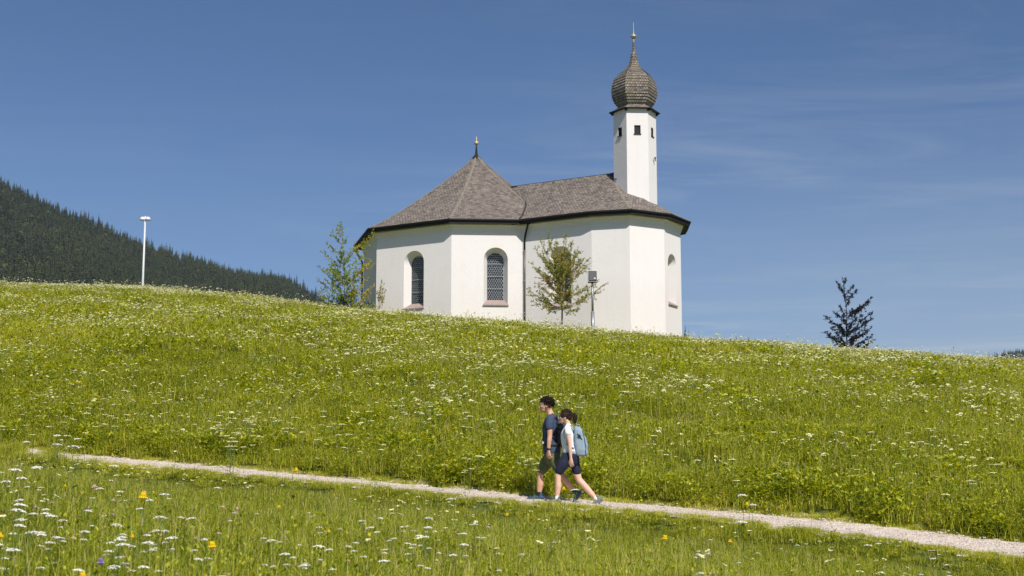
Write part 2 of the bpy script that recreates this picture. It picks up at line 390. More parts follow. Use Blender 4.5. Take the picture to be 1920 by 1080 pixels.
# the worn path cuts a ragged-edged shelf; a valley floor lies beyond the crest
me = bpy.data.meshes.new('ground')
nx, ny = len(gx), len(gy)
idx = np.arange(nx * ny).reshape(ny, nx)
q = np.stack([idx[:-1, :-1], idx[:-1, 1:], idx[1:, 1:], idx[1:, :-1]], -1).reshape(-1, 4)
me.vertices.add(nx * ny); me.vertices.foreach_set('co', np.stack([X, Y, Z], -1).ravel())
me.loops.add(q.size); me.loops.foreach_set('vertex_index', q.ravel())
me.polygons.add(len(q)); me.polygons.foreach_set('loop_start', np.arange(0, q.size, 4)); me.polygons.foreach_set('loop_total', np.full(len(q), 4))
me.update(); me.validate(); me.polygons.foreach_set('use_smooth', [True] * len(me.polygons)); me.materials.append(M['soil'])
ground = bpy.data.objects.new('ground', me); col.objects.link(ground); tag(ground, kind='structure')

# gravel path strip
def path_edges():
    ss = np.linspace(-.62, .62, 700)
    return ss, interp(ss, LO, 2), interp(ss, UP, 2)
mb = MB()
ss, pl, pu = path_edges()
nw = 14; vs = []
jl = np.interp(np.arange(700), np.arange(0, 701, 3), rng.normal(0, .05, 234)); ju = np.interp(np.arange(700), np.arange(0, 701, 3), rng.normal(0, .05, 234))
for i in range(700):
    a = pl[i] - .30 + jl[i]; b = pu[i] + .34 + ju[i]
    for k in range(nw):
        y = a + (b - a) * k / (nw - 1); vs.append((ss[i] * y, y, 0))
va = np.array(vs); va[:, 2] = terrain(va[:, 0], va[:, 1]) + .022 + .012 * np.sin(va[:, 0] * 9) * np.sin(va[:, 1] * 11)
mb.add([tuple(p) for p in va], [(i * nw + k, (i + 1) * nw + k, (i + 1) * nw + k + 1, i * nw + k + 1) for i in range(699) for k in range(nw - 1)])
path = mb.build('path', M['gravel'], sm=True); tag(path, kind='structure')

# ------------------------------------------------------------------ scatter machinery (stuff only)
def scatter(name, protos, pts, kind, rz, scl, label, cat, mats, tilt=None):
    """one object: prototypes live in its own mesh, its loose points carry them"""
    V = []; F = []; Mi = []; T = []; PK = []
    off = 0
    for k, mbp in enumerate(protos):
        V += mbp.v; F += [tuple(i + off for i in f) for f in mbp.f]; Mi += mbp.m; T += mbp.at; PK += [-(k + 1)] * len(mbp.v); off += len(mbp.v)
    n = len(pts)
    me = bpy.data.meshes.new(name)
    me.from_pydata(V + [tuple(p) for p in pts], [], F)
    for m in mats: me.materials.append(m)
    me.polygons.foreach_set('material_index', Mi)
    a = me.attributes.new('tint', 'FLOAT', 'POINT'); a.data.foreach_set('value', np.array(T + [0] * n, float))
    a = me.attributes.new('pk', 'INT', 'POINT'); a.data.foreach_set('value', np.array(PK + list(np.asarray(kind) + 1), dtype=np.int32))
    rot = np.zeros((off + n, 3)); rot[off:, 2] = rz
    if tilt is not None: rot[off:, 0] = tilt[:, 0]; rot[off:, 1] = tilt[:, 1]
    a = me.attributes.new('rot', 'FLOAT_VECTOR', 'POINT'); a.data.foreach_set('vector', rot.ravel())
    s3 = np.ones((off + n, 3)); s3[off:] = scl if np.ndim(scl) == 2 else np.asarray(scl)[:, None]
    a = me.attributes.new('scl', 'FLOAT_VECTOR', 'POINT'); a.data.foreach_set('vector', s3.ravel())
    o = bpy.data.objects.new(name, me); col.objects.link(o)
    tag(o, label, cat, kind='stuff')
    ng = bpy.data.node_groups.new(name + '_scatter', 'GeometryNodeTree')
    ng.interface.new_socket('Geometry', in_out='INPUT', socket_type='NodeSocketGeometry')
    ng.interface.new_socket('Geometry', in_out='OUTPUT', socket_type='NodeSocketGeometry')
    gi = ng.nodes.new('NodeGroupInput'); go = ng.nodes.new('NodeGroupOutput')
    jn = ng.nodes.new('GeometryNodeJoinGeometry')
    def attr(nm, ty):
        x = ng.nodes.new('GeometryNodeInputNamedAttribute'); x.data_type = ty; x.inputs[0].default_value = nm; return x.outputs[0]
    pk = attr('pk', 'INT'); ro = attr('rot', 'FLOAT_VECTOR'); sl = attr('scl', 'FLOAT_VECTOR')
    def sep(val):
        c = ng.nodes.new('FunctionNodeCompare'); c.data_type = 'INT'; c.operation = 'EQUAL'
        ia = [i for i in c.inputs if i.type == 'INT']; ng.links.new(pk, ia[0]); ia[1].default_value = val
        s = ng.nodes.new('GeometryNodeSeparateGeometry'); s.domain = 'POINT'
        ng.links.new(gi.outputs[0], s.inputs[0]); ng.links.new(c.outputs[0], s.inputs[1]); return s.outputs[0]
    for k in range(len(protos)):
        ip = ng.nodes.new('GeometryNodeInstanceOnPoints')
        ng.links.new(sep(k + 1), ip.inputs['Points']); ng.links.new(sep(-(k + 1)), ip.inputs['Instance'])
        ng.links.new(ro, ip.inputs['Rotation']); ng.links.new(sl, ip.inputs['Scale']); ng.links.new(ip.outputs[0], jn.inputs[0])
    ng.links.new(jn.outputs[0], go.inputs[0])
    md = o.modifiers.new('scatter', 'NODES'); md.node_group = ng
    return o

def blade_mb(mb, n, rad, h, w, lean=.35, seed=0, tint=(0.0, 1.0), mi=0, seg=3):
    r = np.random.default_rng(seed); mb.mi = mi
    for i in range(n):
        x, y = r.uniform(-rad, rad, 2); hh = h * r.uniform(.45, 1.1); ww = w * r.uniform(.6, 1.4)
        a = r.uniform(0, 2 * PI); l = abs(r.normal(0, lean)) * hh; b = r.uniform(0, 2 * PI)
        dx, dy = math.cos(a) * l, math.sin(a) * l; wx, wy = math.cos(b) * ww / 2, math.sin(b) * ww / 2
        vs = []
        for k in range(seg + 1):
            t = k / seg; f = t ** 1.8; tap = (1 - t ** 1.6)
            cx, cy, cz = x + dx * f, y + dy * f, hh * (t - .18 * f * min(1, l / hh))
            if k == seg: vs.append((cx, cy, cz))
            else: vs += [(cx - wx * tap, cy - wy * tap, cz), (cx + wx * tap, cy + wy * tap, cz)]
        fs = [(2 * k, 2 * k + 1, 2 * k + 3, 2 * k + 2) for k in range(seg - 1)] + [(2 * seg - 2, 2 * seg - 1, 2 * seg)]
        mb.a = float(np.clip(r.normal((tint[0] + tint[1]) / 2, (tint[1] - tint[0]) / 2.0), 0.001, 1)); mb.add(vs, fs)
    mb.a = 0.0
def leaf_mb(mb, n, rad, h, size, seed=0, mi=1, tint=(0, 1)):
    r = np.random.default_rng(seed); mb.mi = mi
    for i in range(n):
        x, y = r.uniform(-rad, rad, 2); z = h * r.uniform(.1, 1) ; s = size * r.uniform(.6, 1.4)
        q = Matrix.Rotation(r.uniform(0, 2 * PI), 3, 'Z') @ Matrix.Rotation(r.uniform(-.2, 1.1), 3, 'X')
        vs = [q @ Vector(p) + Vector((x, y, z)) for p in ((0, 0, 0), (s * .32, s * .4, s * .08), (0, s, -.02 * s), (-s * .32, s * .4, s * .08))]
        mb.a = float(r.uniform(*tint)) + .001; mb.add(vs, [(0, 1, 2, 3)])
    mb.a = 0.0
def seed_mb(mb, n, rad, h, w, seed=0, mi=2):
    r = np.random.default_rng(seed)
    for i in range(n):
        x, y = r.uniform(-rad, rad, 2); hh = h * r.uniform(.8, 1.35); a = r.uniform(0, 2 * PI); l = .12 * hh
        tp = Vector((x + math.cos(a) * l, y + math.sin(a) * l, hh)); b0 = Vector((x, y, 0)); k = b0.lerp(tp, .8)
        sw = Vector((math.cos(a + 1.5), math.sin(a + 1.5), 0)) * w * .3
        mb.mi = 0; mb.a = .7; mb.add([b0 - sw, b0 + sw, k + sw, k - sw], [(0, 1, 2, 3)])
        mb.mi = mi; mb.a = float(r.uniform(.1, 1)); mb.tube([k, k.lerp(tp, .4), tp], [w * .5, w * 1.3, w * .4], 4)
    mb.a = 0.0

def spread(n_per_m2, ya, yb, margin=1.22, smax=None):
    """random ground points between two distances over the field of view and some margin"""
    W = .36 * margin
    ex = 4.5
    A = W * (yb * yb - ya * ya) + 2 * ex * (yb - ya); n = int(A * n_per_m2 * 2.2)
    y = rng.uniform(ya, yb, n); k = rng.random(n) < (W * y + ex) / (W * yb + ex); y = y[k]
    n = int(A * n_per_m2); y = y[:n]; x = rng.uniform(-1, 1, len(y)) * (W * y + ex)
    return x, y
def bands(x, y):
    s = srow(x, y); return interp(s, LO, 2), interp(s, UP, 2), interp(s, CR, 2)
def fnoise(x, y, sc_, seed=0):
    """cheap smooth value noise"""
    r = np.random.default_rng(seed); g = r.random((64, 64)); a = (x / sc_) % 64; b = (y / sc_) % 64
    i = a.astype(int); j = b.astype(int); fa = smooth(a - i); fb = smooth(b - j)
    g00 = g[i % 64, j % 64]; g10 = g[(i + 1) % 64, j % 64]; g01 = g[i % 64, (j + 1) % 64]; g11 = g[(i + 1) % 64, (j + 1) % 64]
    return (g00 * (1 - fa) + g10 * fa) * (1 - fb) + (g01 * (1 - fa) + g11 * fa) * fb

# prototypes
protos = []
# 0-3 near patches
for k in range(4):
    m = MB(); blade_mb(m, 110, .24, .35, .0055, .55, 10 + k, (.1, .75)); blade_mb(m, 150, .24, .24, .0045, .9, 12 + k, (.1, .8)); leaf_mb(m, 60 + 50 * (k % 2), .23, .24, .030, 20 + k, 1, (.2, 1)); seed_mb(m, 0 if k else 2, .22, .36, .003, 30 + k); protos.append(m)
# 4-6 mid hillside patches
for k in range(3):
    m = MB(); blade_mb(m, 110, .34, .42, .009, .5, 40 + k, (.1, .75)); blade_mb(m, 130, .34, .30, .008, 1.0, 45 + k, (.1, .8)); leaf_mb(m, 110, .33, .34, .055, 50 + k, 1, (.2, 1)); seed_mb(m, 1, .3, .40, .004, 60 + k); protos.append(m)
# 7-9 far patches
for k in range(3):
    m = MB(); blade_mb(m, 200, .5, .42, .016, .6, 70 + k, (.1, .8), seg=2); leaf_mb(m, 130, .48, .36, .085, 80 + k, 1, (.3, 1)); seed_mb(m, 2, .45, .40, .010, 90 + k); protos.append(m)
# 10 short turf, 11-12 leafy weeds of the bank
m = MB(); blade_mb(m, 120, .2, .16, .007, .5, 100, (.2, .8)); leaf_mb(m, 20, .2, .07, .05, 101, 1, (.4, 1)); protos.append(m)
for k in range(2):
    m = MB(); leaf_mb(m, 190, .30, .50, .085, 110 + k, 1, (.1, 1)); blade_mb(m, 60, .28, .50, .010, .5, 115 + k, (.1, .6)); protos.append(m)

PX, PY, PK, PS, PZ = [], [], [], [], []
def put(x, y, kind, sxy, sz):
    PX.append(x); PY.append(y); PK.append(kind); PS.append(sxy); PZ.append(sz)
# foreground meadow
x, y = spread(13, 3.5, 32.5)
yl, yu, yc = bands(x, y); k = y < yl - .22
x, y, yl = x[k], y[k], yl[k]
d = yl - y
hs = np.interp(d, [0, .6, 1.8, 3.5], [.26, .36, .66, 1.0]) * rng.uniform(.75, 1.15, len(x)) * (.75 + .5 * fnoise(x, y, 1.4, 3))
put(x, y, np.where(d < .7, np.where(rng.random(len(x)) < .6, 10, rng.integers(0, 4, len(x))), rng.integers(0, 4, len(x))), rng.uniform(.85, 1.25, len(x)), hs)
# hillside, near to far
x, y = spread(7.5, 21, 46); yl, yu, yc = bands(x, y); k = y > yu + .36; x, y, yu = x[k], y[k], yu[k]
put(x, y, rng.integers(4, 7, len(x)), rng.uniform(.85, 1.25, len(x)), rng.uniform(.75, 1.15, len(x)) * (.7 + .6 * fnoise(x, y, 1.8, 4)) * np.interp(y - yu, [0, 1.5], [.6, 1]))
x, y = spread(3.6, 45, 112); yl, yu, yc = bands(x, y); k = y < yc + 14
x, y = x[k], y[k]
# not inside the church
inside = (np.abs((x + 2.1)) < 11) & (y > 70.6) & (y < 84) & (x * .53 + y > 70.6)
x, y = x[~inside], y[~inside]
put(x, y, rng.integers(7, 10, len(x)), rng.uniform(.85, 1.3, len(x)), rng.uniform(.75, 1.1, len(x)) * (.75 + .5 * fnoise(x, y, 2.5, 5)))
# leafy band above the path
x, y = spread(26, 21, 36); yl, yu, yc = bands(x, y); t = (y - yu); w = np.exp(-((t - .9) / .8) ** 2) * (fnoise(x, y, 1.2, 6) ** 2 * 2.2); k = (t > .25) & (rng.random(len(x)) < w * .8)
x, y = x[k], y[k]
put(x, y, rng.integers(11, 13, len(x)), rng.uniform(.5, 1.0, len(x)), rng.uniform(.45, .95, len(x)))
# broad weeds sprinkled on the hillside
x, y = spread(1.4, 26, 70); yl, yu, yc = bands(x, y); k = (y > yu + 1) & (y < yc - 1) & (fnoise(x, y, 3.0, 8) > .5); x, y = x[k], y[k]
put(x, y, rng.integers(11, 13, len(x)), rng.uniform(.7, 1.4, len(x)), rng.uniform(.6, .95, len(x)))
# turf filling the little slope below the path
x, y = spread(16, 17, 33); yl, yu, yc = bands(x, y); k = (y < yl - .28) & (y > yl - 2.6); x, y = x[k], y[k]
put(x, y, np.where(rng.random(len(x)) < .75, 10, rng.integers(0, 4, len(x))), rng.uniform(.9, 1.3, len(x)), rng.uniform(.55, 1.1, len(x)) * .8)
# and the foot of the bank above it
x, y = spread(12, 21, 36); yl, yu, yc = bands(x, y); k = (y > yu + .32) & (y < yu + 1.7); x, y = x[k], y[k]
put(x, y, np.where(rng.random(len(x)) < .25, 10, rng.integers(4, 7, len(x))), rng.uniform(.7, 1.1, len(x)), rng.uniform(.5, 1.0, len(x)))
# ragged short turf on both path edges
ii = rng.uniform(0, 699, 2600); sI = np.interp(ii, np.arange(700), ss)
top = rng.random(2600) < .5
yy = np.where(top, np.interp(ii, np.arange(700), pu) + .26 + np.abs(rng.normal(.0, .14, 2600)) - .12, np.interp(ii, np.arange(700), pl) - np.abs(rng.normal(.0, .25, 2600)) - .04)
put(sI * yy, yy, np.full(2600, 10), rng.uniform(.35, .8, 2600), rng.uniform(.3, .9, 2600) * np.where(top, 1, 1.0))
# tall grass closes over the far left end of the path
x = rng.uniform(-16, -8.3, 420); sI = x / 30.5; y = rng.uniform(29.2, 33.5, 420); k = (x / y < ray(45, 850)[0]) | (rng.random(420) < np.interp(x / y, [ray(45, 850)[0], ray(230, 860)[0]], [.22, .04])); x, y = x[k], y[k]; put(x, y, rng.integers(4, 7, len(x)), rng.uniform(.3, .6, len(x)), rng.uniform(.35, .9, len(x)))
gxp = np.concatenate(PX); gyp = np.concatenate(PY); gk = np.concatenate(PK); gs = np.concatenate(PS); gzs = np.concatenate(PZ)
gz = terrain(gxp, gyp) - .015
print('grass instances', len(gxp))
scatter('meadow_grass', protos, np.stack([gxp, gyp, gz], -1), gk, rng.uniform(0, 2 * PI, len(gxp)), np.stack([gs, gs, gzs], -1),
        'tall green summer meadow grass covering the whole slope', 'grass', [M['grass'], M['weed'], M['seed']])
# loose stones on the path, kept apart from the sheet
pst = []
for k in range(3):
    m = MB(); q = np.random.default_rng(500 + k)
    for i in range(9):
        c = Vector((q.uniform(-.25, .25), q.uniform(-.25, .25), .004)); sz = q.uniform(.008, .024)
        o = len(m.v); m.ell(c, (sz, sz * q.uniform(.6, 1), sz * .6), Matrix.Rotation(q.uniform(0, 6), 3, 'Z'), 6, 4)
        for j in range(o, len(m.v)): m.at[j] = .5
    pst.append(m)
ii = rng.uniform(0, 699, 1000); sI = np.interp(ii, np.arange(700), ss); f = rng.random(1000)
yy = (np.interp(ii, np.arange(700), pl) - .1) * (1 - f) + (np.interp(ii, np.arange(700), pu) + .3) * f
scatter('loose_gravel', pst, np.stack([sI * yy, yy, terrain(sI * yy, yy) + .03], -1), rng.integers(0, 3, 1000), rng.uniform(0, 6.28, 1000), rng.uniform(.5, 1.0, 1000), 'loose pale stones lying on the gravel path', 'gravel', [plain('pale_stone', (.60, .53, .46), .9, var=.25, scale=3)])
# ------------------------------------------------------------------ flowers
def umbel_head(mb, r, n, seed, z=0.0, dome=.22, disc=.16, mi=0, sides=6):
    q = np.random.default_rng(seed); mb.mi = mi
    for i in range(n):
        a = i * 2.39996 + q.uniform(-.3, .3); d = r * math.sqrt((i + .4) / n) * q.uniform(.88, 1.08)
        s = r * disc * q.uniform(.75, 1.3); c = Vector((d * math.cos(a), d * math.sin(a), z - dome * d * d / r + q.uniform(-.06, .06) * r))
        t = Matrix.Rotation(q.uniform(-.35, .35), 3, 'X') @ Matrix.Rotation(q.uniform(-.35, .35), 3, 'Y')
        ring = [c + t @ Vector((s * math.cos(2 * PI * k / sides), s * math.sin(2 * PI * k / sides), 0)) for k in range(sides)]
        mb.add(ring + [c + t @ Vector((0, 0, s * .5))], [(k, (k + 1) % sides, sides) for k in range(sides)])
def stem_part(mb, h, r, rad, n, seed, mi=0):
    q = np.random.default_rng(seed); mb.mi = mi
    k = Vector((q.uniform(-.03, .03), q.uniform(-.03, .03), h * .82)); mb.tube([(0, 0, -.05), k * .5 + Vector((.01, 0, 0)), k], [rad, rad * .9, rad * .7], 5)
    for i in range(n):
        a = 2 * PI * i / n + q.uniform(-.3, .3); d = r * q.uniform(.35, .8)
        mb.tube([k, k.lerp(Vector((d * math.cos(a), d * math.sin(a), h - .01)), .5) + Vector((0, 0, .004)), (d * math.cos(a), d * math.sin(a), h - .012)], rad * .4, 3, cap=False)
    for i in range(3):
        z = h * q.uniform(.15, .65); a = q.uniform(0, 2 * PI); l = .06
        e = Vector((math.cos(a), math.sin(a), .4)) * l; s = Vector((-math.sin(a), math.cos(a), 0)) * l * .22; p = k * (z / (h * .82))
        mb.add([p, p + e * .5 + s, p + e, p + e * .5 - s], [(0, 1, 2, 3)])
yar = []
for k in range(5):
    a = MB(); stem_part(a, .48, .04, .0025, 6, 200 + k); b = MB(); umbel_head(b, .042, 34, 210 + k, .48, .30, .17)
    yar.append((a.mesh('stem', M['stem']), b.mesh('flower_head', M['petal_white'])))
hog = []
for k in range(4):
    a = MB(); stem_part(a, .55, .06, .004, 8, 220 + k); b = MB(); umbel_head(b, .065, 22, 230 + k, .55, .12, .17)
    hog.append((a.mesh('stem', M['stem']), b.mesh('flower_head', M['petal'])))
def petals(mb, r, n, z, up=.15, layers=2):
    for l in range(layers):
        for i in range(n):
            a = 2 * PI * (i + .5 * l) / n; d = Vector((math.cos(a), math.sin(a), 0)); s = Vector((-d.y, d.x, 0)) * r * .2; q = r * (1 - .25 * l)
            mb.add([Vector((0, 0, z)), d * q * .6 + s + Vector((0, 0, z + up * r)), d * q + Vector((0, 0, z + up * r * (.6 + l))), d * q * .6 - s + Vector((0, 0, z + up * r))], [(0, 1, 2, 3)])
def daisy(r, h, seed, mat):
    a = MB(); stem_part(a, h * 1.2, .001, .0022, 0, seed); b = MB(); petals(b, r, 14, h, .55, 3); b.ell((0, 0, h + .004), (r * .45, r * .45, r * .4), nu=8, nv=5)
    return a.mesh('stem', M['stem']), b.mesh('flower_head', mat)
yel = daisy(.026, .42, 240, M['petal_yellow']); vio = daisy(.030, .42, 241, M['petal_violet'])
def clover(seed, mat):
    a = MB(); stem_part(a, .40, .001, .002, 0, seed); b = MB(); q = np.random.default_rng(seed)
    for i in range(40):
        d = Vector(q.normal(0, 1, 3)).normalized(); p = Vector((0, 0, .335)) + d * .012; s = d.orthogonal().normalized() * .003
        b.add([p - s, p + s, p + d * .008], [(0, 1, 2)])
    b.ell((0, 0, .335), .012, nu=8, nv=6); return a.mesh('stem', M['stem']), b.mesh('flower_head', mat)
clo = clover(242, M['petal_pink'])
but = []
for k in range(2):
    a = MB(); stem_part(a, .36, .03, .002, 4, 250 + k); b = MB(); q = np.random.default_rng(260 + k)
    for i in range(5): c = (q.uniform(-.05, .05), q.uniform(-.05, .05)); t = MB(); petals(t, .017, 5, .36 + q.uniform(-.05, .03), .5, 1); b.add([(x + c[0], y + c[1], z) for x, y, z in t.v], t.f)
    but.append((a.mesh('stem', M['stem']), b.mesh('flower_head', M['petal_yellow'])))
def flower(name, parts, x, y, sc_, label, group, dz=0.0):
    o = empty(name, (x, y, tz(x, y) + dz), random.uniform(0, 6.28)); o.scale = (sc_, sc_, sc_); o.rotation_euler[0] = random.uniform(-.09, .09); o.rotation_euler[1] = random.uniform(-.09, .09)
    tag(o, label, 'flower', group)
    for nm, me in zip(('stem', 'flower_head'), parts):
        c = bpy.data.objects.new(nm, me); col.objects.link(c); c.parent = o
    return o
YL = [(27,946,26),(67,947,16),(87,957,22),(17,963,30),(51,964,24),(28,972,22),(24,989,17),(75,989,20),(58,997,31),(107,995,19),(89,1004,20),(8,1007,22),(24,1017,26),(152,1007,15),(153,985,22),(220,1001,25),(230,1012,28),(205,1020,20),(246,1017,16),(208,1010,16),(230,993,15),(282,1006,24),(287,1024,16),(235,1033,18),(220,1049,23),(207,1059,18),(109,1055,12),(133,1057,23),(264,1050,21),(110,1076,28),(163,1077,26),(272,992,15),(291,984,14),(291,970,26),(265,940,18),(5,1027,12),(8,1045,14),(305,984,14),
(104,885,21),(136,895,24),(33,898,19),(79,902,22),(20,910,26),(206,898,19),(226,897,10),(225,908,14),(141,871,15),(106,862,14),(48,864,15),(78,873,10),(56,877,10),(80,882,10),(10,884,12),(146,853,20),(88,938,16),(276,924,14),(313,930,20),
(332,953,15),(369,955,17),(331,996,22),(381,1003,14),(385,1011,12),(326,1025,15),(405,1069,26),(436,976,9),(484,963,7),(495,1003,13),(517,1001,20),(527,1014,12),(534,1025,19),(561,1021,10),(593,1012,22),(619,1017,16),(580,1046,19),(596,1049,12),(554,1044,9),(494,1058,9),(514,1061,9),(534,1058,10),(623,1067,10),(606,1030,10),
(681,963,15),(712,955,13),(687,979,9),(714,983,12),(796,964,16),(846,959,19),(800,980,18),(783,989,17),(797,990,14),(785,995,8),(797,996,9),(810,989,10),(758,1006,13),(775,1010,13),(645,1012,14),(667,1028,13),(678,1043,12),(723,1040,22),(727,1051,8),(773,1026,9),(788,1022,10),(818,1034,12),(852,1025,18),(865,987,16),(868,1005,18),(875,1041,10),(807,1023,12),(895,970,14),
(1042,1016,6),(1082,962,22),(1122,1013,6),(1333,1003,8),(1301,1024,14),(1313,1020,10),(1329,1022,12),(1398,1018,22),(1304,1041,10),(1320,1058,16),(1333,1035,8),(1418,993,22),(1391,981,18),(1422,1033,8),(1622,1027,14),(1647,1019,10),(1647,1056,12),(1660,1056,8),(1721,1058,10),(1775,1067,8),(1491,1015,9)]
YW = 'white flat-topped yarrow in the near grass below the path'
def place(lst, name, parts, dia, h, label, group, kmin=.55, kmax=1.6):
    for (u, v, w) in lst:
        k = 1.0
        for _ in range(3):
            p = hit(u, v, h * k)
            if p is None: break
            k = min(kmax, max(kmin, w * p[1] * 1.02 / FPX / dia))
        if p is None: continue
        lb, gp = (label(u, v, w), group(u, v, w)) if callable(label) else (label, group)
        flower(name, random.choice(parts), p[0], p[1], k, lb, gp)
for _ in range(38):
    YL.append((random.gauss(150, 150) % 520, random.uniform(895, 1078), random.choice((9, 11, 14, 17, 21))))
for _ in range(25): YL.append((random.uniform(560, 1000), random.uniform(960, 1070), random.choice((8, 10, 12))))
for _ in range(12): YL.append((random.uniform(1250, 1900), random.uniform(1010, 1075), random.choice((7, 8, 10))))
def zone(u):
    return 'the bottom left corner' if u < 190 else ('the lower left' if u < 420 else ('the lower centre-left' if u < 700 else ('the grass left of the hikers' if u < 930 else ('the grass below the hikers' if u < 1200 else 'the lower right grass'))))
def ysize(w): return 'large' if w >= 20 else ('medium-sized' if w >= 13 else 'small')
def yplace(v): return 'near the bottom edge' if v > 1000 else ('halfway to the path' if v > 950 else 'close to the path')
place(YL, 'yarrow', yar, .086, .48, lambda u, v, w: ysize(w) + ' white yarrow in ' + zone(u) + ', ' + yplace(v), lambda u, v, w: 'white yarrow in ' + zone(u))
n_yar = len(YL)
place([(7,997,14),(255,969,18),(251,997,9),(408,1032,18),(168,1076,18),(1237,1028,13),(1052,954,8),(952,964,7),(1402,993,9),(1361,1016,9),(555,926,12),(520,940,7),(124,901,7),(620,985,8)], 'hawkbit', [yel], .046, .44, lambda u, v, w: ysize(w) + ' yellow daisy-like flower in ' + zone(u) + ', ' + yplace(v), lambda u, v, w: 'yellow flowers in ' + zone(u))
place([(194,1050,16)], 'scabious', [vio], .06, .42, 'pale violet scabious flower in the near grass at bottom left', None)
place([(312,996,9)], 'scabious', [vio], .06, .42, 'small dark violet flower beside the white yarrow heads', None)
place([(235,1061,10),(136,1007,9),(395,1030,13),(360,1005,9),(183,934,12),(212,940,9),(168,951,9),(300,1001,9),(270,925,8),(420,954,9),(442,957,9),(330,1072,9),(425,1073,9),(648,1048,8),(685,989,8),(860,1001,8),(910,990,8),(1100,985,6),(1135,960,6),(98,940,8),(61,949,9),(218,962,8)], 'clover', [clo], .04, .34, lambda u, v, w: 'pinkish brown clover head in ' + zone(u), lambda u, v, w: 'clover heads in ' + zone(u))
def hz_(u): return 'at the far left' if u < 230 else ('left of centre' if u < 500 else ('below the chapel windows' if u < 850 else ('just left of the hikers' if u < 1100 else ('just right of the hikers' if u < 1450 else 'at the far right'))))
def hv_(v): return 'high on the bank' if v < 775 else ('midway up the bank' if v < 840 else 'low on the bank')
# yellow buttercups along the bank and path
place([(215,832,6),(222,836,6),(240,842,6),(196,843,6),(190,847,5),(12,838,6),(60,853,6),(280,859,7),(340,853,5),(535,880,7),(838,897,6),(820,902,6),(800,890,6),(835,885,6),(945,890,9),(940,882,8),(955,886,7),(1130,905,5),(700,905,5),(865,905,5),(610,880,5),(1600,920,5),(1560,905,5),(1660,830,5),(1480,760,4),(800,962,7),(806,967,6),(828,964,6),(750,915,5),(420,885,5),(90,880,6),(110,893,6),(130,878,5),(310,905,6),(298,903,5),(1240,975,7),(1250,973,7),(1200,988,5),(760,830,4),(560,760,4),(955,645,4),(1300,800,4),(1410,790,4),(700,810,4),(330,800,4),(120,760,4)], 'buttercup', but, .12, .36, lambda u, v, w: 'small yellow buttercup ' + hv_(v) + ' ' + hz_(u), lambda u, v, w: 'yellow buttercups ' + hz_(u), .4, 1.1)

# hillside umbels: explicit clusters first, then clustered random ones
hl = []
for (u, v, n, su, sv) in [(430,815,26,26,14),(450,790,14,40,10),(150,790,16,60,14),(760,768,18,70,14),(905,790,12,40,12),(400,860,0,1,1),(560,812,14,60,20),(270,755,14,70,18),(880,868,9,28,10),(985,870,10,14,6),(1150,745,12,60,14),(1330,705,0,1,1),(1550,845,10,70,20),(1740,830,12,60,20),(640,830,10,60,20),(60,800,10,50,15),(1250,840,8,60,20),(1400,880,6,70,15),(1830,900,6,40,15),(1690,900,5,40,10)]:
    for i in range(n):
        hl.append((random.gauss(u, su), random.gauss(v, sv), random.uniform(9, 16)))
hl = [p for p in hl if p[1] < 930]
cnt0 = len(hl)
place(hl, 'hogweed', hog, .135, .55, lambda u, v, w: ('broad' if w > 12.5 else 'narrow') + ' cream-white umbel flower ' + hv_(v) + ' ' + hz_(u), lambda u, v, w: 'cream umbels ' + hz_(u), .6, 1.2)
# the countless rest
fp = []
m = MB()
for k in range(4):
    m = MB(); stem_part(m, .56, .05, .005, 3, 270 + k, 1); umbel_head(m, .068, 11, 280 + k, .56, .32, .30, 0, 5); fp.append(m)
for k in range(2):
    m = MB(); q = np.random.default_rng(290 + k)
    for i in range(4):
        t = MB(); h = q.uniform(.42, .60); stem_part(t, h, .03, .004, 2, 295 + i, 1); umbel_head(t, q.uniform(.03, .05), 6, 300 + i + 7 * k, h, .1, .4, 0, 5); ox, oy = q.uniform(-.25, .25, 2)
        o = len(m.v); m.v += [(x + ox, y + oy, z) for x, y, z in t.v]; m.at += t.at; m.f += [tuple(j + o for j in f) for f in t.f]; m.m += t.m
    fp.append(m)
m = MB(); t = MB(); stem_part(m, .40, .02, .003, 2, 310, 1); umbel_head(m, .022, 7, 311, .40, .1, .45, 0, 5); fp.append(m)   # small white heads
FX, FY, FK, FS = [], [], [], []
def fput(x, y, k, s): FX.append(x); FY.append(y); FK.append(k); FS.append(s)
x, y = spread(42, 26, 104); yl, yu, yc = bands(x, y); f = fnoise(x, y, 2.2, 11) * .6 + fnoise(x, y, .9, 12) * .4 + .10 * fnoise(x, y, 7, 13)
near = np.clip((y - yu) / (yc - yu), 0, 1.2)
pr = np.clip((f - .47) * 5, .03, 1) * np.interp(near, [0, .1, .45, .85, 1.0, 1.1], [.04, .12, .26, .42, .50, .40]) + np.interp(near, [.75, .97, 1.1], [0, .12, .12])
k = (y > yu + .8) & (y < yc + 9) & (rng.random(len(x)) < pr)
k &= ~((np.abs(x + 2.1) < 11) & (y > 70.6) & (x * .53 + y > 70.6))
x, y = x[k], y[k]; fput(x, y, np.where(rng.random(len(x)) < .68, rng.integers(0, 4, len(x)), rng.integers(4, 6, len(x))), rng.uniform(.45, .95, len(x)) * np.where(rng.random(len(x)) < .4, .6, 1))
x, y = spread(2.0, 8, 31); yl, yu, yc = bands(x, y); k = (y < yl - .4) & (fnoise(x, y, 1.1, 14) > .50); x, y = x[k], y[k]
fput(x, y, np.full(len(x), 6), rng.uniform(.8, 1.25, len(x)))
fx_, fy_ = np.concatenate(FX), np.concatenate(FY); fk_ = np.concatenate(FK); fs_ = np.concatenate(FS)
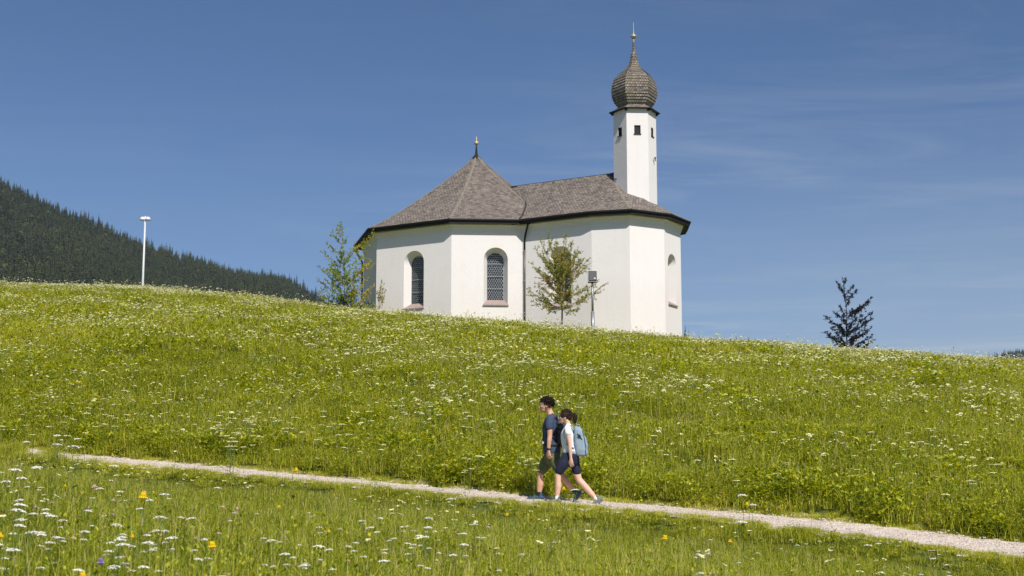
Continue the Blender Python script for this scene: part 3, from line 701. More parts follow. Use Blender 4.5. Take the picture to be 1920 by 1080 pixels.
_, _, yc_ = bands(fx_, fy_); fz_ = np.where(fk_ == 6, fs_, rng.uniform(.72, 1.05, len(fx_)) * np.where((fy_ > yc_ - 8) & (rng.random(len(fx_)) < .10), rng.uniform(1.2, 1.6, len(fx_)), 1))
print('flower instances', len(fx_), 'single', n_yar, cnt0)
scatter('meadow_flowers', fp, np.stack([fx_, fy_, terrain(fx_, fy_)], -1), fk_, rng.uniform(0, 2 * PI, len(fx_)), np.stack([fs_, fs_, fz_], -1),
        'countless small cream-white umbel flowers spread over the hillside', 'flowers', [M['petal'], M['stem']], rng.normal(0, .24, (len(fx_), 2)))
# ------------------------------------------------------------------ church
AX = Vector((math.cos(R(31)), -math.sin(R(31)))); NX = Vector((-math.sin(R(31)), -math.cos(R(31))))
NC = Vector((-2.12, 76.42)); C2 = NC + NX * .29
ZB, ZW, ZE = 6.5, 13.74, 13.95
church = empty('church', (NC.x, NC.y, 8.9))
tag(church, 'white baroque chapel with grey shingled roofs and onion dome tower on the hill', 'church')
CO = Vector(church.location)
def cbuild(mb, name, mats, parent=None, sm=False):
    """mesh coordinates are world; place them relative to the church's base"""
    mb.v = [(x - CO.x, y - CO.y, z - CO.z) for x, y, z in mb.v]
    o = mb.build(name, mats, parent or church, sm); return o
def child_of(part, o):                       # sub-parts share their part's frame
    o.parent = part
def cpt(s, t): return C2 + AX * s + NX * t   # chancel frame
# plan outlines
ro_ = 4.6 / (2 * math.sin(PI / 8))
a0 = math.atan2(NX.y, NX.x)
octo = [NC + Vector((math.cos(a0 + R(22.5) + k * PI / 4), math.sin(a0 + R(22.5) + k * PI / 4))) * ro_ for k in range(8)]   # k=0 is right end of the front-left wall
hw = 3.25
chan = [cpt(3.0, hw), cpt(9.1, hw), cpt(10.92, 2.77), cpt(11.9, .96), cpt(11.9, -.96), cpt(10.92, -2.77), cpt(9.1, -hw), cpt(3.0, -hw)]
def offs(poly, d, closed=True):
    out = []; n = len(poly)
    for i in range(n):
        p = poly[i]; a = poly[i - 1] if (closed or i) else None; b = poly[(i + 1) % n] if (closed or i < n - 1) else None
        def nrm(p, q):
            e = (q - p).normalized(); return Vector((e.y, -e.x))
        if a is None: o = nrm(p, b) * d
        elif b is None: o = nrm(a, p) * d
        else:
            n1, n2 = nrm(a, p), nrm(p, b); m = (n1 + n2).normalized(); o = m * (d / max(.3, m.dot(n1)))
        out.append(p + o)
    return out
octo_ccw = octo                              # counter-clockwise
if (octo[1] - octo[0]).cross(octo[2] - octo[1]) < 0: octo_ccw = octo[::-1]
i_ = min(range(8), key=lambda i: (octo_ccw[i] - Vector((1.5, 71.4))).length)
octo_ccw[i_] = Vector((1.75, 70.80))          # the wall beside the chancel is a little skewed
# chancel outline runs clockwise seen from above or not: make its normals point outward
def outward(poly, c):
    a = offs(poly, .1, False); return sum((q - c).length - (p - c).length for p, q in zip(poly, a)) > 0
if not outward(chan, cpt(7, 0)): chan = chan[::-1]

def arch(w, zs, zt, n=14):
    """outline of a round-headed opening, centred at 0: from bottom left, clockwise over the arch"""
    r = w / 2; pts = [(-r, zs)]
    for k in range(n + 1):
        a = PI - PI * k / n; pts.append((r * math.cos(a), zt - r + r * math.sin(a)))
    pts.append((r, zs)); return pts
windows = []
def wall_face(mb, p, q, wins=()):
    """one plastered wall from p to q with splayed round-headed openings"""
    e = (q - p); Lw = e.length; e.normalize(); nrm = Vector((e.y, -e.x))
    bm = bmesh.new(); loops = [[(0, ZB), (Lw, ZB), (Lw, ZW + .1), (0, ZW + .1)]]
    for (c, zb, zt, w) in wins: loops.append([(c + x, z) for x, z in arch(w, zb, zt)])
    ed = []
    for lp in loops:
        vv = [bm.verts.new((x, z, 0)) for x, z in lp]
        for i in range(len(vv)): ed.append(bm.edges.new((vv[i], vv[(i + 1) % len(vv)])))
    bmesh.ops.triangle_fill(bm, use_beauty=True, use_dissolve=False, edges=ed)
    bm.verts.index_update()
    W = [(p.x + e.x * v.co.x, p.y + e.y * v.co.x, v.co.y) for v in bm.verts]
    fs = []
    for f in bm.faces:
        ids = [v.index for v in f.verts]
        if f.normal.z < 0: ids.reverse()
        fs.append(ids)
    mb.add(W, fs); bm.free()
    for (c, zb, zt, w) in wins:
        dpt = .42; wi = w * .70
        o = [(c + x, z) for x, z in arch(w, zb, zt)]; i_ = [(c + x, z) for x, z in arch(wi, zb + .28, zt - .20)]
        n = len(o); W = []
        for (x, z) in o: W.append((p.x + e.x * x, p.y + e.y * x, z))
        for (x, z) in i_: W.append((p.x + e.x * x - nrm.x * dpt, p.y + e.y * x - nrm.y * dpt, z))
        mb.add(W, [(k, k + 1, n + k + 1, n + k) for k in range(n - 1)] + [(n - 1, 0, n, 2 * n - 1)])
        windows.append((p + e * c, e.copy(), nrm, zb, zt, w, wi, dpt))
def edge_idx(poly, target):
    """wall of the outline whose outward normal is closest to target (angle right of the line to the camera)"""
    t = Vector((math.sin(R(target)), -math.cos(R(target)))); best = None
    for i in range(len(poly)):
        e = (poly[(i + 1) % len(poly)] - poly[i]).normalized(); d = Vector((e.y, -e.x)).dot(t)
        if best is None or d > best[0]: best = (d, i)
    return best[1]
def u_on(p, q, u):
    """distance along wall p-q at which it crosses the picture column u"""
    s = ray(u, 500)[0]; e = (q - p); t = (s * p.y - p.x) / (e.x - s * e.y); return t * e.length
ia = edge_idx(octo_ccw, -31); ib = edge_idx(octo_ccw, 14)
nave = MB()
def zon(u, v, p): return p.y * ray(u, v)[1]
for i in range(8):
    p, q = octo_ccw[i], octo_ccw[(i + 1) % 8]; w = []
    if i == ia: w = [(u_on(p, q, 776), zon(776, 578, Vector((0, 71.6))), zon(776, 470, Vector((0, 71.6))), 1.22)]
    if i == ib: w = [(u_on(p, q, 929.5), zon(929, 572, Vector((0, 70.7))), zon(929, 464.5, Vector((0, 70.7))), 1.20)]
    wall_face(nave, p, q, w)
cbuild(nave, 'nave_wall', M['plaster'])
ch = MB()
for i in range(len(chan) - 1):
    p, q = chan[i], chan[i + 1]; e = (q - p).normalized(); ang = math.degrees(math.atan2(Vector((e.y, -e.x)).x, -Vector((e.y, -e.x)).y)); w = []
    if abs(ang + 31) < 5: w = [(u_on(p, q, 1051), zon(1051, 575, Vector((0, 69.8))), zon(1051, 463, Vector((0, 69.8))), 1.20)]
    if abs(ang - 59) < 5: w = [(u_on(p, q, 1260), zon(1260, 573, Vector((0, 70.2))), zon(1260, 478, Vector((0, 70.2))), .95)]
    wall_face(ch, p, q, w)
cbuild(ch, 'chancel_wall', M['plaster'])
# windows: dark glass with round leaded panes, bars, sill
for (c, e, nrm, zb, zt, w, wi, dpt) in windows:
    def P(x, z, d): return (c.x + e.x * x + nrm.x * d, c.y + e.y * x + nrm.y * d, z)
    zs = zb + .28; zt2 = zt - .20
    o = arch(wi + .04, zs, zt2 + .02); mb = MB()
    mb.add([P(x, z, -dpt - .04) for x, z in o] , [tuple(range(len(o) - 1, -1, -1))])
    win = cbuild(mb, 'window', M['lead'])
    mb = MB(); step = .118; rr = .053; row = 0; z = zs + step * .6
    while z < zt2 - .03:
        x = -wi / 2 + (step * .5 if row % 2 else step) ; x -= step * .35
        while x < wi / 2 - .03:
            r2 = wi / 2 - .015; zc = zt2 - wi / 2
            if abs(x) < r2 and (z < zc or math.hypot(x, z - zc) < r2):
                tl = random.uniform(-.006, .006)
                mb.add([P(x + rr * math.cos(2 * PI * k / 8 + .39), z + rr * math.sin(2 * PI * k / 8 + .39), -dpt - .03 + tl * math.sin(2 * PI * k / 8)) for k in range(8)], [tuple(range(8))])
            x += step
        z += step * .87; row += 1
    child_of(win, cbuild(mb, 'pane', M['glass']))
    mb = MB(); hgt = zt2 - zs
    for f in (.24, .50, .76): 
        a = Vector(P(-wi / 2 - .02, zs + hgt * f, -dpt)); b = Vector(P(wi / 2 + .02, zs + hgt * f, -dpt)); mb.tube([a, b], .014, 6)
    for x in (-wi / 2 + .01, wi / 2 - .01): mb.tube([P(x, zs, -dpt + .005), P(x, zt2 - wi / 2, -dpt + .005)], .012, 6)
    child_of(win, cbuild(mb, 'bar', M['lead']))
    mb = MB(); a, b = w / 2 + .04, wi / 2 + .01; z0, z1 = zb + .004, zs + .012
    mb.add([P(-a, z0, .07), P(a, z0, .07), P(b, z1, -dpt + .02), P(-b, z1, -dpt + .02), P(-a, z0 - .05, .07), P(a, z0 - .05, .07), P(a, z0 - .05, -.002), P(-a, z0 - .05, -.002)],
           [(0, 1, 2, 3), (4, 5, 1, 0), (7, 6, 5, 4), (4, 0, 3, 7), (6, 2, 1, 5)])
    child_of(win, cbuild(mb, 'sill', M['sill']))

# eaves: coved cornice, dark soffit, fascia and gutter
def band(mb, poly, prof, closed):
    """sweep a profile of (outward, z) round an outline"""
    rings = []
    for d, z in prof:
        rings.append([(p.x, p.y, z) for p in offs(poly, d, closed)])
    n = len(poly); m = n if closed else n - 1; vs = [v for r in rings for v in r]
    mb.add(vs, [(k * n + i, k * n + (i + 1) % n, (k + 1) * n + (i + 1) % n, (k + 1) * n + i) for k in range(len(prof) - 1) for i in range(m)])
cov = [(.004, ZW - .34), (.03, ZW - .33), (.03, ZW - .29), (.05, ZW - .20), (.10, ZW - .09), (.15, ZW - .05), (.15, ZW + .03), (0.0, ZW + .03)]
mb = MB(); band(mb, octo_ccw, cov, True); band(mb, chan, cov, False); cbuild(mb, 'cornice', M['plaster'])
OV = .44
sof = [(0.0, ZW + .02), (.14, ZW + .012), (OV - .03, ZW + .0), (OV - .03, ZW - .02), (OV, ZW - .02), (OV, ZE - .03), (OV - .06, ZE - .02)]
mb = MB(); band(mb, octo_ccw, sof, True); band(mb, chan, [(d, z + .003) for d, z in sof], False); cbuild(mb, 'eaves_board', M['darkwood'])
gut = [(OV + .004, ZE - .04)] + [(OV + .050 - .045 * math.cos(a), ZE - .05 - .06 * math.sin(a)) for a in [PI * k / 6 for k in range(7)]] + [(OV + .092, ZE - .03)]
mb = MB(); band(mb, octo_ccw, gut, True); band(mb, chan, [(d, z + .004) for d, z in gut], False); cbuild(mb, 'gutter', M['blackmetal'])

# roofs
prof = [(1.0, 0.0), (.93, .050), (.86, .104), (.80, .155), (.70, .245), (.60, .342), (.5, .444), (.42, .526), (.33, .622), (.24, .718), (.125, .855), (.015, 1.0)]
def roof_mesh(eave, target, z0, z1, closed, prof, fnum=0):
    mb = MB(); n = len(eave); m = n if closed else n - 1
    for i in range(m):
        j = (i + 1) % n; ex = (eave[j] - eave[i]); ex.normalize()
        vl = 0.0; prev = None
        for k in range(len(prof)):
            r, h = prof[k]
            a = target[i].lerp(eave[i], r); b = target[j].lerp(eave[j], r); z = z0 + (z1 - z0) * h
            if prev is not None:
                a_, b_, z_ = prev; mid = ((a + b) / 2 - (a_ + b_) / 2); nrm = Vector((ex.y, -ex.x)); dl = math.hypot(abs(mid.dot(nrm)), z - z_)
                ua_, ub_, ua, ub = [(q - eave[i]).dot(ex) + i * 7.31 for q in (a_, b_, a, b)]
                mb.add([(a_.x, a_.y, z_), (b_.x, b_.y, z_), (b.x, b.y, z), (a.x, a.y, z)], [(0, 1, 2, 3)], [[(ua_, vl), (ub_, vl), (ub, vl + dl), (ua, vl + dl)]])
                vl += dl
            prev = (a, b, z)
    return mb
NAVE_TOP = 18.68; NA = NC + Vector((.18, .05))
ev = offs(octo_ccw, OV + .03, True)
mb = roof_mesh(ev, [NA] * 8, ZE, NAVE_TOP, True, prof); cbuild(mb, 'nave_roof', M['shingle'])
ev2 = offs(chan, OV + .03, False)
tg = []
for p in ev2:
    s = (p - C2).dot(AX); tg.append(cpt(min(s, 8.5), 0))
mb = roof_mesh(ev2, tg, ZE + .006, 16.6, False, prof)
cbuild(mb, 'chancel_roof', M['shingle'])
# pale hip caps (weathered boards along the hips)
def hip(mb, eave, target, z0, z1, w=.085):
    pts = []
    for r, h in prof: q = target.lerp(eave, r); pts.append(Vector((q.x, q.y, z0 + (z1 - z0) * h + .012)))
    d = (eave - target).normalized(); sd = Vector((-d.y, d.x, 0)); vs = []
    for p in pts: vs += [p + sd * w - Vector((0, 0, w * .30)), p + Vector((0, 0, .012)), p - sd * w - Vector((0, 0, w * .30))]
    mb.add(vs, [(3 * k + a, 3 * k + a + 1, 3 * k + a + 4, 3 * k + a + 3) for k in range(len(pts) - 1) for a in (0, 1)])
M['hip'] = plain('weathered_hip_board', (.20, .172, .14), .85, var=.35, scale=9)
M['seam'] = plain('dark_roof_seam', (.05, .04, .035), .7)
mb = MB()
for i in range(8): hip(mb, ev[i], NA, ZE, NAVE_TOP)
cbuild(mb, 'hip_cap', M['hip'])
mb = MB()
for p, t in zip(ev2, tg):
    if (p - C2).dot(AX) > 10.5: hip(mb, p, t, ZE, 16.6, .08)
cbuild(mb, 'hip_cap', M['hip'])
# dark valley seam where the chancel roof meets the nave roof, and the ridge
def nave_h(p):
    """height of the nave roof above a plan point"""
    g = 0
    for k in range(8):
        e_ = (ev[(k + 1) % 8] - ev[k]).normalized(); n_ = Vector((e_.y, -e_.x)); g = max(g, (p - NC).dot(n_) / (ev[k] - NC).dot(n_))
    rs = [a for a, b in prof][::-1]; hs_ = [b for a, b in prof][::-1]; return ZE + (NAVE_TOP - ZE) * float(np.interp(g, rs, hs_))
def chan_h(t):
    g = abs(t) / (hw + OV + .03); rs = [a for a, b in prof][::-1]; hs_ = [b for a, b in prof][::-1]; return ZE + (16.6 - ZE) * float(np.interp(g, rs, hs_))
mb = MB()
for sgn in (1, -1):
    pts = []
    for k in range(14):
        t = (hw + OV + .02) * (1 - k / 13.0); h = chan_h(t); s0 = 6.5
        while s0 > 0 and nave_h(cpt(s0, t * sgn)) < h: s0 -= .02
        q = cpt(s0, t * sgn); pts.append((q.x, q.y, h + .03))
    mb.tube(pts, .045, 6)
a, b = cpt(2.2, 0), cpt(8.5, 0); mb.tube([(a.x, a.y, 16.6), (b.x, b.y, 16.6)], .05, 6)
cbuild(mb, 'roof_seam', M['seam'])
# nave finial
mb = MB(); mb.lathe([(.34, NAVE_TOP - .20), (.24, NAVE_TOP - .09), (.11, NAVE_TOP + .04), (.075, NAVE_TOP + .14), (.028, NAVE_TOP + .62), (0, NAVE_TOP + .65)], 8, (NA.x, NA.y, 0), a0)
fin = cbuild(mb, 'finial', M['darkwood'])
mb = MB(); zt = NAVE_TOP + .74; mb.ell((NA.x, NA.y, zt), (.125, .125, .12)); mb.lathe([(.035, .10), (.06, .14), (.02, .19), (.02, .34), (0, .40)], 8, (NA.x, NA.y, zt))
child_of(fin, cbuild(mb, 'gilded_ball', M['gold'], sm=True))

# tower
TC = cpt(9.9, -.03); TR = 1.09; TPH = -PI / 2 + R(30) + R(3)
tower = MB(); zt0, zt1 = 13.2, 19.62
hexa = [(TC.x + TR * math.cos(TPH + k * PI / 3), TC.y + TR * math.sin(TPH + k * PI / 3)) for k in range(6)]
openings = []
for k in range(6):
    p = Vector(hexa[k]); q = Vector(hexa[(k + 1) % 6]); e = (q - p); Lw = e.length; e.normalize(); nrm = Vector((e.y, -e.x)); c = Lw / 2
    zc = TC.y * ray(1192, 249.5)[1] - .06; hh, ww = .22, .16
    loops = [[(0, zt0), (Lw, zt0), (Lw, zt1), (0, zt1)], [(c - ww, zc - hh), (c + ww, zc - hh), (c + ww, zc + hh), (c - ww, zc + hh)]]
    bm = bmesh.new(); ed = []
    for lp in loops:
        vv = [bm.verts.new((x, z, 0)) for x, z in lp]
        for i in range(4): ed.append(bm.edges.new((vv[i], vv[(i + 1) % 4])))
    bmesh.ops.triangle_fill(bm, use_beauty=True, use_dissolve=False, edges=ed); bm.verts.index_update()
    fs = [[v.index for v in (f.verts if f.normal.z > 0 else reversed(f.verts))] for f in bm.faces]
    tower.add([(p.x + e.x * v.co.x, p.y + e.y * v.co.x, v.co.y) for v in bm.verts], fs); bm.free()
    o = loops[1]; W = [(p.x + e.x * x, p.y + e.y * x, z) for x, z in o] + [(p.x + e.x * x - nrm.x * .2, p.y + e.y * x - nrm.y * .2, z) for x, z in o]
    tower.add(W, [(i, (i + 1) % 4, 4 + (i + 1) % 4, 4 + i) for i in range(4)])
    openings.append((p, e, nrm, c, zc, hh, ww))
tw = cbuild(tower, 'tower', M['plaster'])
for (p, e, nrm, c, zc, hh, ww) in openings:
    mb = MB()
    def P(x, z, d): return (p.x + e.x * x + nrm.x * d, p.y + e.y * x + nrm.y * d, z)
    mb.add([P(c - ww, zc - hh, -.06), P(c + ww, zc - hh, -.06), P(c + ww, zc + hh, -.06), P(c - ww, zc + hh, -.06)], [(0, 1, 2, 3)])
    for s_ in (-1, 1): mb.box(P(c + s_ * (ww - .015), zc, -.03), (.03, .03, 2 * hh), Matrix.Rotation(math.atan2(e.y, e.x), 3, 'Z'))
    mb.box(P(c, zc - hh - .02, .015), (2 * ww + .06, .06, .035), Matrix.Rotation(math.atan2(e.y, e.x), 3, 'Z'))
    child_of(tw, cbuild(mb, 'belfry_opening', M['darkwood']))
mb = MB(); p, e, nrm, c, zc, hh, ww = openings[1] if openings[1][2].x > openings[0][2].x else openings[0]
bq = bp(1225, 293, TC.y - .8); best = min(openings, key=lambda o: (Vector((bq.x, bq.y)) - (o[0] + o[1] * o[3])).length); p, e, nrm = best[0], best[1], best[2]
fp = p + e * best[3] * 1.15 + nrm * .10
mb.box((fp.x, fp.y, bq.z + .02), (.09, .12, .06)); mb.tube([(fp.x, fp.y, bq.z), (fp.x + .02, fp.y - .02, bq.z - .14)], .03, 8)
child_of(tw, cbuild(mb, 'bracket_lamp', M['copper']))
# skirt roof with small corbels, onion dome with overlapping courses
mb = MB(); mb.lathe([(1.31, 19.62), (1.12, 19.71), (.92, 19.83), (.70, 19.97)], 6, (TC.x, TC.y, 0), TPH, uvs=True)
sk = cbuild(mb, 'skirt_roof', M['shingle'])
mb = MB(); mb.lathe([(1.05, 19.60), (1.27, 19.585), (1.315, 19.585), (1.32, 19.625), (1.29, 19.63)], 6, (TC.x, TC.y, 0), TPH)
for k in range(6):
    a = TPH + k * PI / 3; mb.box((TC.x + 1.12 * math.cos(a), TC.y + 1.12 * math.sin(a), 19.53), (.16, .09, .10), Matrix.Rotation(a, 3, 'Z'))
child_of(sk, cbuild(mb, 'skirt_board', M['darkwood']))
zo = lambda yz: TC.y * ray(1190, 30 + yz / 3.086)[1]
dp = [(547, .72), (530, .87), (510, 1.02), (490, 1.11), (460, 1.17), (430, 1.18), (400, 1.14), (370, 1.03), (350, .89), (330, .69), (310, .46), (290, .315), (265, .225), (240, .165), (215, .115), (190, .075), (165, .055), (140, .045)]
zs_ = np.array([zo(a) for a, b in dp]); rs_ = np.array([b * .985 for a, b in dp])
order = np.argsort(zs_); zs_, rs_ = zs_[order], rs_[order]
# courses along the curve
fine = np.linspace(zs_[0], zs_[-1], 400)
def cr_interp(x):
    k = np.clip(np.searchsorted(zs_, x) - 1, 0, len(zs_) - 2); t = (x - zs_[k]) / (zs_[k + 1] - zs_[k])
    m = np.gradient(rs_, zs_); h = zs_[k + 1] - zs_[k]
    return (2*t**3-3*t**2+1)*rs_[k] + (t**3-2*t**2+t)*h*m[k] + (-2*t**3+3*t**2)*rs_[k+1] + (t**3-t**2)*h*m[k+1]
rf = cr_interp(fine); arc = np.concatenate([[0], np.cumsum(np.hypot(np.diff(fine), np.diff(rf)))])
nrow = int(arc[-1] / .155); prof2 = []
for i in range(nrow):
    for f, o in ((0.0, .030), (.985, .0)):
        a = arc[-1] * (i + f) / nrow; z = np.interp(a, arc, fine); r = np.interp(a, arc, rf); prof2.append((r + (o if r > .12 else o * .3), z))
mb = MB(); mb.lathe(prof2, 6, (TC.x, TC.y, 0), TPH, uvs=True)
dome = cbuild(mb, 'onion_dome', M['dome'])
mb = MB(); zb_ = TC.y * ray(1188, 68.5)[1]
mb.lathe([(.05, zb_ - .30), (.035, zb_ - .10), (.03, zb_)], 8, (TC.x, TC.y, 0)); mb.ell((TC.x, TC.y, zb_), (.145, .145, .12)); mb.lathe([(.16, zb_ - .012), (.165, zb_), (.16, zb_ + .012)], 16, (TC.x, TC.y, 0))
mb.lathe([(.04, zb_ + .11), (.02, zb_ + .16), (.014, zb_ + .5), (.008, zb_ + .74), (0, zb_ + .75)], 8, (TC.x, TC.y, 0))
child_of(dome, cbuild(mb, 'gilded_ball', M['gold'], sm=True))
# dark saddle between the ridge and the tower
mb = MB(); a = cpt(8.15, 0); b = cpt(9.2, 0); sd = NX * .75
mb.add([(a.x, a.y, 16.62), (b.x + sd.x, b.y + sd.y, 16.1), (b.x, b.y, 16.72), (b.x - sd.x, b.y - sd.y, 16.1)], [(0, 1, 2), (0, 2, 3), (1, 3, 2), (0, 3, 1)])
cbuild(mb, 'saddle_roof', M['seam'])
# downpipes
def pipe(pts, name, mat, r=.05):
    mb = MB(); mb.tube(pts, r, 10); return cbuild(mb, name, mat, sm=True)
p, q = octo_ccw[ib], octo_ccw[(ib + 1) % 8]; e = (q - p).normalized(); nrm = Vector((e.y, -e.x))
tj = u_on(p, q, 983.5); w0 = p + e * tj + nrm * .09
g0 = p + e * (tj + .14) + nrm * (OV + .05)
zk = 70.6 * ray(984, 470)[1]
pipe([(g0.x, g0.y, ZE - .08), (g0.x, g0.y, ZE - .22), (w0.x + .03, w0.y - .12, ZE - .75), (w0.x, w0.y, ZE - .95), (w0.x, w0.y, zk)], 'downpipe', M['blackmetal'])
dpn = pipe([(w0.x, w0.y, zk), (w0.x, w0.y, 11.2), (w0.x, w0.y, 7.4)], 'downpipe', M['copper'], .056)
for z in (12.4, 10.9, 9.3):
    mb = MB(); mb.tube([(w0.x, w0.y, z), (w0.x, w0.y, z + .05)], .07, 10)
    child_of(dpn, cbuild(mb, 'pipe_clip', M['zinc']))
il = edge_idx(octo_ccw, -76); p, q = octo_ccw[il], octo_ccw[(il + 1) % 8]
far = p if p.y > q.y else q; e = (far - NC).normalized(); w1 = far + e * .08; g1 = far + e * (OV + .05)
pipe([(g1.x, g1.y, ZE - .08), (g1.x, g1.y, ZE - .3), (w1.x, w1.y, ZE - 1.0), (w1.x, w1.y, 7.4)], 'downpipe', M['blackmetal'])
# ------------------------------------------------------------------ street lamp and floodlight
sl_xy = (bp(267, 549, 86.5).x, 86.5)
sx, sy = sl_xy; gz0 = tz(sx, sy)
lamp = empty('street_lamp', (sx, sy, gz0)); tag(lamp, 'tall white street lamp with two domed shades standing alone on the crest', 'street lamp')
top = bp(273, 406, sy).z - gz0
mb = MB(); mb.tube([(0, 0, -.3), (0, 0, .5), (0, 0, top)], [.070, .066, .050], 14); mb.ell((0, 0, top), (.05, .05, .03)); mb.build('pole', M['whitepaint'], lamp, True)
for s_ in (-1, 1):
    mb = MB(); cx = s_ * .165
    mb.lathe([(0, .15), (.05, .145), (.10, .12), (.145, .07), (.170, -.01), (.175, -.065), (.15, -.07), (.13, -.03), (.0, .0)], 18, (cx, 0, top - .16)); hd = mb.build('lamp_shade', M['whitepaint'], lamp, True)
    mb = MB(); mb.lathe([(.12, -.035), (.09, -.065), (0, -.08)], 16, (cx, 0, top - .16)); mb.build('lens', plain('lamp_lens', (.55, .53, .45), .3), hd, True)
    mb = MB(); mb.tube([(0, 0, top - .14), (cx * .6, 0, top - .13)], .03, 8); mb.build('arm', M['whitepaint'], lamp, True)

fx, fy = hit(1118, 632, 0.0, 50, 69) or (3.7, 65.5)
gf = tz(fx, fy); fl = empty('floodlight', (fx, fy, gf)); tag(fl, 'black square floodlight on a grey steel post in front of the chapel', 'floodlight')
zt = bp(1118, 530, fy).z - gf; zs2 = bp(1118, 585, fy).z - gf; zh = bp(1118, 519, fy).z - gf
mb = MB(); mb.tube([(0, 0, -.3), (0, 0, zs2)], .085, 14); mb.tube([(0, 0, zs2), (0, 0, zs2 + .03)], [.085, .06], 14); mb.build('lower_post', M['zinc'], fl, True)
mb = MB(); mb.tube([(0, 0, zs2), (0, 0, zt)], .052, 14); mb.build('upper_post', M['zinc'], fl, True)
rot = Matrix.Rotation(R(-14), 3, 'X') @ Matrix.Rotation(R(4), 3, 'Z')
mb = MB()
mb.box((0, 0, zh), (.40, .16, .52), rot); mb.box(Vector((0, 0, zh)) + rot @ Vector((0, -.10, -.13)), (.34, .08, .20), rot)
for k in range(7): mb.box(Vector((0, 0, zh)) + rot @ Vector((-.15 + k * .05, .11, 0)), (.012, .08, .42), rot)
hs = mb.build('lamp_housing', M['blackmetal'], fl)
mb = MB(); c = Vector((0, 0, zh))
for a, b in (((-.205, 0), (.006, .53)), ((.205, 0), (.006, .53)), ((0, .263), (.415, .006)), ((0, -.262), (.41, .02))): mb.box(c + rot @ Vector((a[0], -.082, a[1])), (b[0], .02, b[1]), rot)
mb.build('rim', M['zinc'], hs)
mb = MB(); mb.box(c + rot @ Vector((0, -.084, .10)), (.33, .01, .26), rot); mb.build('lamp_glass', plain('smoked_lamp_glass', (.012, .013, .018), .3, spec=.25), hs)
mb = MB(); mb.box(c + rot @ Vector((.09, -.146, -.13)), (.08, .008, .05), rot); mb.build('sticker', M['whitepaint'], hs)
mb = MB(); mb.tube([(-.2, 0, zt + .03), (-.2, 0, zt), (.2, 0, zt), (.2, 0, zt + .03)], .02, 6); mb.build('bracket', M['zinc'], fl)
# ------------------------------------------------------------------ trees
M['bark'] = plain('grey_brown_bark', (.20, .16, .12), .9, var=.3, scale=20)
M['bark_dark'] = plain('dark_bark', (.03, .025, .022), .9)
M['leaf_olive'] = foliage_mat('olive_leaves', [(0, (.08, .11, .02)), (.45, (.26, .29, .05)), (.75, (.40, .37, .08)), (.92, (.38, .25, .07)), (1.0, (.42, .18, .05))], .3, 2.0, .18, rnd=.1)
M['leaf_fresh'] = foliage_mat('fresh_leaves', [(0, (.08, .14, .035)), (.5, (.25, .33, .06)), (.8, (.42, .43, .06)), (1.0, (.52, .42, .05))], .35, 1.2, .25, rnd=.1)
M['leaf_purple'] = foliage_mat('purple_leaves', [(0, (.012, .013, .016)), (.6, (.030, .026, .030)), (1.0, (.060, .036, .036))], .12, 1.0, .2)
M['leaf_dark'] = foliage_mat('dark_leaves', [(0, (.012, .022, .008)), (.6, (.03, .05, .014)), (1.0, (.07, .08, .02))], .2, 1.0, .2)
def curve(a, b, bend, n=7):
    m = (a + b) / 2 + bend; return [a * ((1 - t) ** 2) + m * (2 * t * (1 - t)) + b * t * t for t in [i / (n - 1) for i in range(n)]]
def leaf(mb, p, d, s, tint, r):
    d = d.normalized(); sd = d.cross(Vector(r.normal(0, 1, 3))).normalized(); mb.a = max(.001, min(1, tint))
    mb.add([p, p + d * s * .5 + sd * s * .28, p + d * s, p + d * s * .5 - sd * s * .28], [(0, 1, 2, 3)])
